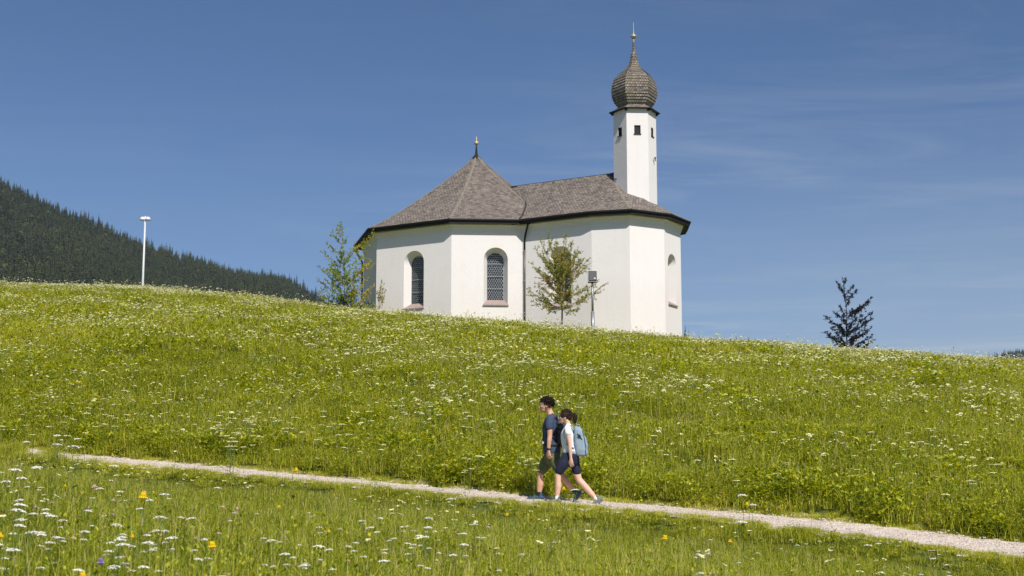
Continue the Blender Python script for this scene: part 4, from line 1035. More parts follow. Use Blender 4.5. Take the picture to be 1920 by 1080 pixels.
def tree(name, label, base, trunk, tips, leafmat, lsize=.10, lden=34, r0=.07, seed=0, sub=5, subl=.42, start=(.15, .9), tint=(.1, .9), droop=0.0, along=.35, group=None, yellow=None, bark=None):
    """trunk: list of points above the base; tips: branch ends, all relative to the base"""
    r = np.random.default_rng(seed); root = empty(name, base); tag(root, label, 'tree', group)
    W = MB(); C = MB(); tr = [Vector(p) for p in trunk]; n = len(tr)
    W.tube([tr[0] - Vector((0, 0, .3))] + tr, [r0 * 1.15] + [r0 * (1 - .85 * i / (n - 1)) for i in range(n)], 9)
    H = tr[-1].z
    def tp(z):
        for a, b in zip(tr, tr[1:]):
            if a.z <= z <= b.z: return a.lerp(b, (z - a.z) / max(1e-4, b.z - a.z))
        return tr[-1].copy()
    def spray(pts, f0, den, size):
        L_ = sum((b - a).length for a, b in zip(pts, pts[1:])); k = max(2, int(L_ * den))
        for i in range(k):
            t = f0 + (1 - f0) * r.random(); q = t * (len(pts) - 1); j = min(int(q), len(pts) - 2); p = pts[j].lerp(pts[j + 1], q - j)
            dd = (pts[j + 1] - pts[j]).normalized() * .6 + Vector(r.normal(0, .6, 3)); dd.z -= droop * .5
            for m_ in range(3):
                d2 = dd + Vector(r.normal(0, .55, 3)); tt = r.uniform(*tint)
                if yellow is not None: tt += yellow(p)
                leaf(C, p + Vector(r.normal(0, .018, 3)), d2, size * r.uniform(.6, 1.25), tt, r)
    for tip in tips:
        tip = Vector(tip); z0 = max(H * start[0], min(H * start[1], tip.z - (.30 + .45 * Vector((tip.x, tip.y)).length) * r.uniform(.7, 1.1)))
        a = tp(z0); Lb = (tip - a).length
        pts = curve(a, tip, Vector((r.normal(0, .05), r.normal(0, .05), -.10 * Lb - droop * .1)), 8)
        W.tube(pts, [max(.0045, r0 * .26 * (1 - .9 * i / 7)) for i in range(8)], 5, cap=False)
        spray(pts, along, lden, lsize)
        for k in range(sub):
            t = r.uniform(.25, .97); q = t * 7; j = min(int(q), 6); p = pts[j].lerp(pts[j + 1], q - j)
            d = (pts[j + 1] - pts[j]).normalized(); l = Lb * subl * r.uniform(.4, 1.0) * (1.15 - t * .75)
            e = p + (d * .8 + Vector(r.normal(0, .6, 3))).normalized() * l
            tw = curve(p, e, Vector((0, 0, -.05 * l)), 4); W.tube(tw, [.006, .005, .004, .002], 4, cap=False); spray(tw, .1, lden, lsize)
    spray([tp(H * .55), tp(H * .8), tr[-1]], 0, lden * .8, lsize)
    C.a = 0; W.build('trunk', bark or M['bark'], root, True); C.build('crown', leafmat, root)
    return root
def tips_from(px, bx, by, bz, y, r, spreadd=1.0, extra=0):
    out = []
    for t in px:
        dy = t[2] if len(t) > 2 else r.uniform(-spreadd, spreadd)
        q = bp(t[0], t[1], y + dy); out.append((q.x - bx, dy, q.z - bz))
    return out
r = np.random.default_rng(5)
def fill(cx, cy, rx, ry, n, low=1.0):
    o = []
    while len(o) < n:
        a, b = r.uniform(-1, 1, 2)
        if a * a + b * b < 1: o.append((cx + a * rx, cy + b * ry * (low if b > 0 else 1), r.uniform(-1, 1) * rx / 45))
    return o
# rowan in front of the chancel window
tx, ty = bp(1053, 610, 65.7).x, 65.7; tb = tz(tx, ty); top = bp(1060, 436, ty).z - tb
px = [(987,540),(990,490),(1002,462),(1012,447),(1027,441),(1040,455),(1062,437),(1074,450),(1078,470),(1107,482),(1098,500),(1100,535),(1122,526),(1134,532),(1112,545),(1095,562),(1088,578),(1068,586),(1030,584),(1018,574),(1000,566),(993,552),(1010,510),(1005,530),(1040,480),(1045,500,-.9),(1062,490,-1.),(1058,520,-1.1),(1044,530,-1.),(1070,540,-.8),(1050,555,-.9),(1035,550,-.6),(1066,565,-.5),(1022,520,-.5),(1085,515,.5),(1015,555,.4),(1050,470,.3),(1056,505,.8),(1048,540,.9),(1006,545,.6)]
tree('rowan_tree', 'slender olive-green rowan tree standing before the chancel window beside the floodlight', (tx, ty, tb), [(0, 0, 0), (.03, 0, top * .25), (-.02, 0, top * .5), (.08, 0, top * .8), (.15, 0, top)],
     tips_from(px + fill(1052, 503, 50, 56, 46), tx, ty, tb, ty, r, .9), M['leaf_olive'], .070, 21, .05, 21, 7, .46, (.26, .52), (.3, .85), .4, .35, yellow=lambda p: .35 if (abs(p.x + .75) < .35 and 2.0 < p.z < 2.6) else (.12 * math.sin(p.x * 3 + p.z * 4)))
# thin shrubby tree at the church's left corner
tx, ty = bp(645, 585, 71.5).x, 71.5; tb = tz(tx, ty); top = bp(638, 414, ty).z - tb
px = [(638,414),(622,434),(630,425),(613,455),(650,445),(604,470),(612,485),(600,500),(594,522),(606,520),(591,540),(612,545),(598,550),(700,436,-.6),(690,450,-.5),(676,462),(688,470),(706,491,-.6),(694,486,-.4),(664,470),(660,500),(672,515),(645,500),(630,480),(640,460),(635,520),(655,530),(690,520,-.5),(700,535,-.6),(680,535,-.6),(694,550,-.6),(680,558),(665,548),(640,545),(622,530),(652,480),(626,505)]
def yl_(p): return .35 if p.x > .75 and p.z < 2.6 else (.1 if p.x > .3 else -.12)
tree('young_ash_tree', 'airy young tree with yellowing leaves at the left corner of the chapel', (tx, ty, tb), [(0, 0, 0), (0, 0, top * .3), (-.04, 0, top * .6), (-.2, 0, top)],
     tips_from(px + fill(645, 515, 42, 50, 26), tx, ty, tb, ty, r, .8), M['leaf_fresh'], .086, 15, .03, 22, 8, .46, (.05, .85), (.35, .9), .5, .25, yellow=yl_)
# thin pale twigs in front of the corner
tx2, ty2 = bp(706, 585, 71.2).x, 71.2; tb2 = tz(tx2, ty2)
tree('sapling', 'thin pale sapling leaning against the white corner wall', (tx2, ty2, tb2), [(0, 0, 0), (.1, 0, .5), (.2, 0, .9)],
     tips_from([(716,522),(721,530),(722,542),(714,535),(708,545),(718,550)], tx2, ty2, tb2, ty2, r, .2), M['leaf_olive'], .085, 12, .02, 23, 3, .3, (.1, .6), (.4, .9), .2, .4)
# dark shrub at the tree's foot
def shrub(name, label, u, v, y, w, h, n, mat, seed, size=.10):
    x = bp(u, v, y).x; b = tz(x, y); r_ = np.random.default_rng(seed); root = empty(name, (x, y, b)); tag(root, label, 'shrub'); W = MB(); C = MB()
    for i in range(16):
        a = r_.uniform(0, 2 * PI); l = r_.uniform(.3, 1); tip = Vector((math.cos(a) * w * l, math.sin(a) * w * l * .7, h * r_.uniform(.6, 1.05) * (1.1 - .4 * l)))
        pts = curve(Vector((0, 0, -.1)), tip, Vector((0, 0, .1)), 5); W.tube(pts, [.018, .014, .01, .007, .004], 4, cap=False)
        for k in range(n):
            t = r_.uniform(.3, 1); q = t * 4; j = min(int(q), 3); p = pts[j].lerp(pts[j + 1], q - j) + Vector(r_.normal(0, .10, 3)); leaf(C, p, Vector(r_.normal(0, 1, 3)), size * r_.uniform(.6, 1.3), r_.uniform(.1, .9), r_)
    C.a = 0; W.build('stems', M['bark'], root); C.build('foliage', mat, root)
shrub('low_shrub', 'low dark shrub at the foot of the airy young tree', 652, 585, 72.0, 1.25, 1.05, 90, M['leaf_dark'], 31)
shrub('low_shrub', 'low bright green shrub against the chapel wall near the corner', 686, 585, 71.3, .7, .8, 70, M['leaf_fresh'], 32)
# purple-leaved young beech on the right
tx, ty = bp(1590, 655, 74).x, 74.0; tb = tz(tx, ty); top = bp(1586, 521, ty).z - tb
px = [(1586,521),(1568,528),(1574,537),(1600,535),(1606,543),(1582,552),(1594,560),(1637,556),(1630,565),(1622,572),(1612,575),(1636,585),(1634,597),(1626,604),(1634,614),(1637,627),(1636,638),(1628,644),(1548,593),(1556,602),(1562,583),(1574,573),(1546,621),(1552,626),(1565,630),(1576,640),(1570,610),(1604,600),(1616,590),(1612,622),(1600,640),(1585,600),(1592,620),(1580,590),(1598,580),(1560,612),(1606,632)]
tree('purple_beech', 'small dark purple-leaved tree alone on the right-hand crest', (tx, ty, tb), [(0, 0, 0), (-.05, 0, top * .3), (0, 0, top * .6), (-.15, 0, top)],
     tips_from(px + fill(1592, 628, 36, 22, 16), tx, ty, tb, ty, r, .8), M['leaf_purple'], .080, 28, .045, 24, 9, .36, (.08, .9), (.1, .9), -.2, .12, bark=M['bark_dark'])
# conifer tops peeping over the crest by the church's right corner
def spruce(mb, h, w, n, seed, mi=0, wide=1.0):
    q = np.random.default_rng(seed)
    for i in range(n):
        t = (i / n) ** .9; z = h * (.08 + .92 * t); L_ = w * (1 - t) ** .8 * q.uniform(.75, 1.15) + .03 * w; k = max(4, int(9 * (1 - t)) + 3); o = q.uniform(0, 6)
        for j in range(k):
            a = o + 2 * PI * j / k + q.uniform(-.2, .2); l = L_ * q.uniform(.7, 1.2); d = Vector((math.cos(a), math.sin(a), 0)); s = Vector((-d.y, d.x, 0)) * l * .26 * wide
            mb.a = float(q.uniform(.05, 1)); z_ = Vector((0, 0, z)); up = h * .055
            mb.add([z_ + Vector((0, 0, up)), z_ + d * l * .55 + s + Vector((0, 0, up * .1)), z_ + d * l - Vector((0, 0, l * .28)), z_ + d * l * .55 - s + Vector((0, 0, up * .1))], [(0, 1, 2, 3)])
    mb.add([(-.03 * w, 0, h * .93), (.03 * w, 0, h * .93), (0, 0, h * 1.06)], [(0, 1, 2)]); mb.a = 0
M['spruce'] = foliage_mat('spruce_needles', [(0, (.014, .025, .012)), (.5, (.040, .055, .020)), (1.0, (.11, .115, .040))], .1, .006, .30, rnd=.2, spec=.1, rough=.8)
def conifer(u, vt, y, w, label, seed):
    q = bp(u, vt, y); b = tz(q.x, y); root = empty('spruce_tree', (q.x, y, b)); tag(root, label, 'tree'); h = q.z - b
    W = MB(); W.tube([(0, 0, -.3), (0, 0, h * .95)], [w * .12, w * .02], 8); W.build('trunk', M['bark'], root); C = MB(); spruce(C, h, w, 34, seed); C.build('crown', M['spruce'], root)
conifer(1285, 622, 112, 1.9, 'dark spruce top peeping over the grass beside the right corner of the chapel', 41)
conifer(1291, 630, 116, 1.4, 'smaller dark spruce top just right of the one beside the chapel corner', 42)
# ------------------------------------------------------------------ people
def skin_mat(name, c):
    m, nt, b = newmat(name); b.inputs['Roughness'].default_value = .5; b.inputs['Specular IOR Level'].default_value = .35
    b.inputs['Subsurface Weight'].default_value = .12; b.inputs['Subsurface Radius'].default_value = (.02, .008, .004); b.inputs['Subsurface Scale'].default_value = .5
    t = N(nt, 'ShaderNodeTexCoord'); n = N(nt, 'ShaderNodeTexNoise', inp={'Scale': 18.0, 'Detail': 4.0}); L(nt, t.outputs['Object'], n.inputs[0])
    r = N(nt, 'ShaderNodeMapRange', inp={'To Min': .88, 'To Max': 1.1}); L(nt, n.outputs[0], r.inputs[0])
    v = N(nt, 'ShaderNodeVectorMath', operation='SCALE'); v.inputs[0].default_value = c; L(nt, r.outputs[0], v.inputs[3]); L(nt, v.outputs[0], b.inputs['Base Color']); return m
M['skin_m'] = skin_mat('tanned_skin', (.64, .37, .25)); M['skin_f'] = skin_mat('light_skin', (.72, .45, .34))
M['hair_m'] = plain('dark_brown_hair', (.014, .009, .007), .65, spec=.2, var=.5, scale=60, bump=.6, bscale=120)
M['hair_f'] = plain('brown_hair', (.030, .015, .010), .55, spec=.3, var=.4, scale=50, bump=.5, bscale=140)
M['tee_navy'] = plain('heather_navy_cotton', (.050, .072, .125), .9, var=.18, scale=40, bump=.25, bscale=25)
M['tee_white'] = plain('white_cotton', (.84, .86, .89), .9, var=.04, bump=.3, bscale=22)
M['olive'] = plain('olive_twill', (.115, .13, .062), .9, var=.15, scale=14, bump=.3, bscale=22)
M['shortnavy'] = plain('navy_twill', (.020, .024, .050), .9, var=.15, bump=.3, bscale=22)
M['packgrey'] = plain('dark_grey_nylon', (.075, .080, .090), .7, var=.3, scale=25, bump=.4, bscale=40)
M['packblue'] = plain('pale_blue_canvas', (.26, .34, .42), .85, var=.08, scale=12, bump=.35, bscale=24)
M['strap'] = plain('black_webbing', (.015, .015, .018), .6)
M['shoe_blue'] = plain('blue_teal_shoe', (.035, .075, .125), .7, var=.5, scale=30)
M['shoe_grey'] = plain('grey_green_shoe', (.15, .17, .15), .7, var=.4, scale=30)
M['sole'] = plain('shoe_sole', (.17, .16, .15), .7)
M['sock'] = plain('navy_sock', (.02, .025, .045), .9)
M['eye'] = plain('dark_eye', (.02, .012, .01), .2)
M['lip'] = plain('lip', (.42, .17, .14), .5)

def seg(mb, pts, radii, ref=(0, 1, 0), n=14, k=5):
    """smooth limb through joints; radii (r) or (r along ref, r across); rounded ends"""
    P_ = [Vector(p) for p in pts]; rr = [(r, r) if not isinstance(r, (tuple, list)) else r for r in radii]
    out = []; ro = []
    for i in range(len(P_) - 1):
        p0 = P_[i - 1] if i else P_[i] * 2 - P_[i + 1]; p1, p2 = P_[i], P_[i + 1]; p3 = P_[i + 2] if i + 2 < len(P_) else p2 * 2 - p1
        for j in range(k):
            t = j / k
            q = 0.5 * ((2 * p1) + (p2 - p0) * t + (2 * p0 - 5 * p1 + 4 * p2 - p3) * t * t + (3 * p1 - p0 - 3 * p2 + p3) * t ** 3)
            out.append(q); s_ = t * t * (3 - 2 * t) if False else t; ro.append(tuple(rr[i][a] * (1 - s_) + rr[i + 1][a] * s_ for a in (0, 1)))
    out.append(P_[-1]); ro.append(rr[-1])
    d0 = (out[0] - out[1]).normalized(); d1 = (out[-1] - out[-2]).normalized(); a0_, a1_ = min(ro[0]), min(ro[-1])
    pre = [(out[0] + d0 * a0_ * math.sin(R(a)), tuple(x * math.cos(R(a)) for x in ro[0])) for a in (82, 60, 30)]
    post = [(out[-1] + d1 * a1_ * math.sin(R(a)), tuple(x * math.cos(R(a)) for x in ro[-1])) for a in (30, 60, 82)]
    allp = pre + list(zip(out, ro)) + post
    mb.tube([a for a, b in allp], [b for a, b in allp], n, ref)

def hand(mb, wrist, d, palm_n, thumb_side, size=1.0, curl=28):
    """hand hanging from the wrist: d points to the fingertips, palm_n out of the palm, thumb_side to the thumb"""
    w = Vector(wrist); d = Vector(d).normalized(); pn = Vector(palm_n); pn = (pn - d * pn.dot(d)).normalized(); ts = Vector(thumb_side); ts = (ts - d * ts.dot(d) - pn * ts.dot(pn)).normalized(); s = size
    seg(mb, [w - d * .02 * s, w + d * .03 * s, w + d * .085 * s], [(.026 * s, .020 * s), (.036 * s, .017 * s), (.040 * s, .013 * s)], ref=ts)
    for f, (off, ln) in enumerate(((.030, .072), (.010, .082), (-.011, .076), (-.031, .058))):
        p = w + d * .085 * s + ts * off * s; dd = (d + ts * off * 2.2).normalized(); pts = [p - d * .02 * s, p]; c = 0
        for l, cc in zip((.45, .30, .25), (curl * .6, curl * 1.1, curl * .9)):
            c += cc * (1 + .12 * f); q = dd * math.cos(R(c)) + pn * math.sin(R(c)); pts.append(pts[-1] + q * ln * l * s)
        seg(mb, pts, [.0092 * s, .0090 * s, .0085 * s, .0078 * s, .0068 * s], ref=ts, n=8, k=3)
    b = w + d * .028 * s + ts * .024 * s; t1 = (d * .62 + ts * .70 + pn * .35).normalized(); t2 = (d * .92 + ts * .25 + pn * .30).normalized()
    seg(mb, [b, b + t1 * .035 * s, b + t1 * .035 * s + t2 * .028 * s, b + t1 * .035 * s + t2 * .052 * s], [.014 * s, .011 * s, .0095 * s, .0075 * s], ref=pn, n=8, k=3)

def head(mb, c, s=1.0, female=False, tilt=0.0):
    """head facing -X about its centre c"""
    Rm = Matrix.Rotation(tilt, 3, 'Y'); c = Vector(c)
    def E(o, r, rot=None, nu=20, nv=14): mb.ell(c + Rm @ (Vector(o) * s), tuple(x * s for x in r), Rm @ rot if rot else Rm, nu, nv)
    E((.012, 0, .030), (.098, .076, .088))                 # cranium
    E((-.030, 0, -.005), (.066, .066, .090))               # face
    E((-.040, 0, -.068), (.046, .044 if female else .049, .040))   # jaw
    E((-.070, 0, -.093), (.020, .020, .017))               # chin
    E((-.078, 0, .022), (.020, .045, .014))                # brow
    for y in (-.034, .034): E((-.066, y, -.018), (.026, .022, .022))  # cheek
    # nose: bridge and tip
    seg(mb, [c + Rm @ (Vector(p) * s) for p in ((-.088, 0, .012), (-.104, 0, -.012), (-.112 if not female else -.109, 0, -.030))], [.0085 * s, .010 * s, .0125 * s], n=10, k=3)
    for y in (-.010, .010): E((-.101, y, -.036), (.011, .008, .008))
    E((-.092, 0, -.056), (.012, .021, .007)); E((-.090, 0, -.068), (.012, .018, .007))   # lips
    for y in (-.073, .073): E((.008, y, -.012), (.018, .009, .030)); E((.003, y * 1.03, -.034), (.009, .007, .011))   # ears
def eyes(mb, c, s, tilt=0.0):
    Rm = Matrix.Rotation(tilt, 3, 'Y'); c = Vector(c)
    for y in (-.030, .030): mb.ell(c + Rm @ (Vector((-.0885, y, .002)) * s), (.006 * s, .011 * s, .0052 * s), Rm, 10, 7)
def shoe(parent, name, ankle, toe_dir, pitch, mat, ln=.285, up=None):
    """shoe under the ankle joint; toe_dir horizontal heading, pitch>0 lifts the heel"""
    td = Vector((toe_dir[0], toe_dir[1], 0)).normalized(); sd = Vector((-td.y, td.x, 0)); a = R(pitch)
    f = td * math.cos(a) - Vector((0, 0, 1)) * math.sin(a); u = Vector((0, 0, 1)) * math.cos(a) + td * math.sin(a); A = Vector(ankle)
    def Q(x, y, z): return A + f * x + sd * y + u * z
    k = ln / .285
    mb = MB()
    seg(mb, [Q(-.055 * k, 0, -.045), Q(.0, 0, -.038), Q(.08 * k, .004, -.050), Q(.155 * k, .004, -.062), Q(.185 * k, .0, -.066)], [(.034, .034), (.039, .044), (.043, .034), (.045, .024), (.032, .017)], ref=sd)
    seg(mb, [Q(-.010, 0, -.03), Q(-.012, 0, .025)], [(.040, .046), (.036, .042)], ref=sd)
    sh = bake_remesh(mb, name, mat, parent, .006, 3)
    mb = MB()
    out = [(-.085, -.026), (-.070, -.036), (0, -.036), (.08, -.042), (.14, -.046), (.185, -.035), (.208, -.01), (.205, .02), (.18, .040), (.12, .046), (.05, .038), (-.02, .034), (-.07, .032), (-.085, .02)]
    vs = []
    for z in (-.092, -.072):
        for x, y in out: vs.append(Q(x * k, y, z + (.012 if x > .15 else 0) + (.004 if z > -.08 else 0)))
    n = len(out); mb.add(vs, [tuple(range(n - 1, -1, -1)), tuple(range(n, 2 * n))] + [(i, (i + 1) % n, n + (i + 1) % n, n + i) for i in range(n)])
    so = mb.build('sole', M['sole'], sh)
    mb = MB()
    for i in range(5): mb.tube([Q((.055 + i * .018) * k, -.020, -.020 - i * .006), Q((.060 + i * .018) * k, .024, -.019 - i * .006)], .0035, 5)
    mb.build('laces', M['strap'], sh)
    return sh
def wrinkle(amp, f=26, seed=0):
    r_ = np.random.default_rng(seed); ph = r_.uniform(0, 6, 6)
    def g(co):
        x, y, z = co.T
        return amp * (np.sin(z * f + 6 * x + 3 * y + ph[0]) * .5 + np.sin(z * f * 1.9 - x * 21 + y * 9 + ph[1]) * .3 + np.sin(x * f * 1.4 + z * 13 + ph[2]) * .35 + np.sin(y * f * 1.6 + z * 18 + ph[3]) * .3)
    return g

PS_ = 494.0
def man():
    X0, Z0 = 335.0, 985.0
    def p(x, z, y=0.0): return Vector(((x - X0) / PS_, y, (Z0 - z) / PS_))
    fx_ = bp(960 + 335 / 4.5, 941, 25.35); base = (fx_.x, 25.35, tz(fx_.x, 25.35) + .025)
    root = empty('person', base, R(-6)); tag(root, 'man walking left in navy T-shirt and olive shorts with a dark grey backpack', 'person', 'hikers walking on the path')
    dz = fx_.z - base[2]                              # keep the figure at the photo's height above the path
    sk = MB(); HC = p(291, 168); HS = 1.12
    head(sk, HC, HS, False, R(-3))
    seg(sk, [p(312, 205), p(322, 232), p(333, 262)], [.056, .057, .068])
    seg(sk, [p(335, 272), p(330, 330), p(328, 420), p(332, 500), p(338, 560), p(338, 590)], [(.13, .075), (.185, .115), (.16, .105), (.145, .100), (.165, .115), (.15, .11)], n=22)
    for y in (-.19, .19): sk.ell(p(330, 292, y * .93), (.062, .062, .062))
    # near (left) arm hangs, far arm swings back
    seg(sk, [p(330, 292, -.20), p(328, 350, -.225), p(330, 432, -.235), p(326, 480, -.245), p(318, 562, -.245)], [(.055, .058), (.052, .055), (.043, .043), (.043, .043), (.026, .029)])
    hand(sk, p(318, 566, -.245), p(327, 650) - p(318, 566), Vector((.5, .75, 0)), Vector((-1, .3, 0)), 1.06, 34)
    seg(sk, [p(330, 292, .20), p(345, 350, .225), p(368, 430, .24), p(372, 480, .24), p(366, 555, .235)], [(.055, .058), (.052, .055), (.043, .043), (.043, .043), (.026, .029)])
    hand(sk, p(366, 558, .235), p(362, 640) - p(366, 556), Vector((.5, -.75, 0)), Vector((-1, -.3, 0)), 1.06, 30)
    # rear (near) leg and front (far) leg
    seg(sk, [p(345, 590, -.09), p(375, 670, -.10), p(404, 745, -.10), p(440, 790, -.10), p(480, 845, -.10), p(520, 890, -.10), p(541, 915, -.10)], [.088, .078, .056, .054, .058, .042, .036])
    seg(sk, [p(330, 590, .09), p(285, 665, .10), p(238, 738, .10), p(234, 790, .10), p(232, 850, .10), p(224, 915, .10), p(222, 942, .10)], [.088, .080, .057, .056, .060, .042, .036])
    body = bake_remesh(sk, 'body', M['skin_m'], root, .0055, 2)
    mb = MB(); eyes(mb, HC, HS, R(-3)); mb.build('eyes', M['eye'], root, True)
    # hair: lumpy curls over the cranium
    mb = MB(); q = np.random.default_rng(3); c = HC + Vector((.018, 0, .036)) * HS
    mb.ell(c + Vector((.010, 0, .012)), (.104 * HS, .082 * HS, .086 * HS))
    for i in range(230):
        d = Vector(q.normal(0, 1, 3)).normalized()
        if d.z < -.55 or (d.x < -.62 and d.z < .28) or (d.x < -.05 and d.z < .12): continue
        pt = c + Vector((d.x * .106 * HS, d.y * .086 * HS, d.z * .094 * HS)); mb.ell(pt, q.uniform(.011, .019), nu=8, nv=6)
    for i in range(26): mb.ell(HC + Vector((-.072 + q.uniform(-.014, .016), q.uniform(-.058, .058), .080 + q.uniform(-.03, .024))) * HS, q.uniform(.009, .015), nu=8, nv=6)
    for i in range(14): mb.ell(HC + Vector((q.uniform(-.03, .0), q.choice([-.072, .072]), q.uniform(-.005, .05))) * HS, q.uniform(.009, .014), nu=8, nv=6)
    hr = bake_remesh(mb, 'hair', M['hair_m'], root, .0055, 1, .4)
    mb = MB()
    for i in range(420):
        d = Vector(q.normal(0, 1, 3)).normalized()
        if d.z < -.6 or (d.x < -.75 and d.z < .2) or (d.x < -.1 and d.z < .05): continue
        pt = c + Vector((d.x * .104 * HS, d.y * .084 * HS, d.z * .094 * HS)); t_ = Vector(q.normal(0, 1, 3)); t_ = (t_ - d * t_.dot(d)).normalized(); l = q.uniform(.018, .038)
        mb.tube([pt, pt + d * l * .5 + t_ * l * .2, pt + d * l * .75 + t_ * l * .7, pt + d * l * .5 + t_ * l * 1.1], [.0035, .0035, .0028, .001], 4, cap=False)
    mb.build('curls', M['hair_m'], hr)
    # T-shirt
    mb = MB()
    seg(mb, [p(336, 268), p(334, 288), p(328, 345), p(324, 430), p(330, 500), p(340, 560), p(343, 578)], [(.115, .070), (.180, .105), (.205, .140), (.180, .138), (.170, .142), (.188, .155), (.186, .152)], n=26)
    for s_ in (-1, 1):
        e = (p(325, 366, -.232), p(328, 330, -.220)) if s_ < 0 else (p(350, 362, .232), p(342, 330, .220))
        mb.ell(p(331, 291, s_ * .175), (.080, .080, .078))
        seg(mb, [p(332, 283, s_ * .13), p(331, 294, s_ * .185), e[1], e[0]], [(.070, .070), (.078, .078), (.071, .074), (.066, .070)])
    bake_remesh(mb, 't_shirt', M['tee_navy'], root, .008, 3, .5, wrinkle(.0035, 24, 1))
    # shorts
    mb = MB()
    seg(mb, [p(340, 556), p(341, 590), p(342, 625)], [(.178, .138), (.185, .150), (.165, .135)], n=24)
    seg(mb, [p(343, 600, -.085), p(370, 655, -.10), p(398, 722, -.105)], [(.105, .125), (.100, .110), (.098, .088)])
    seg(mb, [p(330, 600, .085), p(290, 660, .10), p(247, 728, .105)], [(.105, .125), (.100, .112), (.098, .088)])
    bake_remesh(mb, 'shorts', M['olive'], root, .008, 3, .5, wrinkle(.005, 20, 2))
    # socks, shoes, watch
    for (a, b) in ((p(528, 900, -.10), p(545, 918, -.10)), (p(224, 915, .10), p(222, 945, .10))):
        mb = MB(); seg(mb, [a, b], [.043, .042]); mb.build('sock', M['sock'], root, True)
    shoe(root, 'shoe', p(548, 925, -.10), (-1, -.05), 52, M['shoe_blue'], .29)
    shoe(root, 'shoe', p(224, 940, .10), (-1, .05), -3, M['shoe_blue'], .30)
    mb = MB(); d = (p(318, 562) - p(326, 480)).normalized(); a = p(319, 552, -.245); mb.tube([a - d * .011, a + d * .011], .0335, 16, cap=False); mb.tube([a - d * .013, a + d * .013], .031, 16)
    w_ = mb.build('wristwatch', M['strap'], root, True)
    mb = MB(); mb.tube([a + Vector((-.012, -.030, 0)), a + Vector((-.016, -.041, 0))], .021, 16); mb.build('watch_face', M['glass'], w_)
    # backpack (a thing of its own), hung on the shoulders
    bk = empty('backpack', base, R(-6)); tag(bk, 'dark grey hiking backpack worn by the man in navy', 'backpack')
    def rbox(mb, pts, rad, ref=(0, 1, 0)): seg(mb, pts, rad, ref, 22)
    mb = MB()
    vs = []
    seg(mb, [p(405, 300), p(412, 340), p(420, 420), p(425, 490)], [(.13, .055), (.15, .085), (.155, .10), (.145, .09)], n=20)
    bag = bake_remesh(mb, 'bag', M['packgrey'], bk, .009, 3, .5, wrinkle(.004, 26, 5))
    mb = MB(); seg(mb, [p(392, 262), p(400, 285), p(420, 300)], [(.10, .03), (.125, .045), (.10, .03)]); bake_remesh(mb, 'lid', M['packgrey'], bk, .009, 2)
    for s_ in (-1, 1):
        mb = MB(); y = .145 * s_
        mb.tube([p(385, 278, y * .8), p(352, 254, y * .86), p(318, 262, y * .92), p(290, 300, y), p(278, 345, y * 1.02), p(290, 395, y * 1.12), p(330, 440, y * 1.27), p(385, 462, y * .95)], [(.026, .010)] * 8, 8, ref=(0, 1, 0)); mb.build('shoulder_strap', M['packgrey'], bk, True)
    mb = MB()
    mb.tube([p(410, 515, -.11), p(370, 520, -.165), p(330, 520, -.188), p(285, 515, -.15), p(262, 510, 0)], [(.008, .022)] * 5, 8, ref=(1, 0, 0)); hb = mb.build('hip_belt', M['strap'], bk, True)
    mb = MB(); mb.box(p(268, 492, -.10), (.03, .03, .045)); mb.build('buckle', M['whitepaint'], hb)
    mb = MB()
    for z in (340, 385, 430): mb.tube([p(380, z - 18, -.13), p(412, z, -.155), p(450, z - 10, -.10)], .007, 6)
    mb.build('compression_strap', M['strap'], bk); 
    for o in (root, bk): o.location.z += max(-.05, min(.05, dz * 0))
    return root
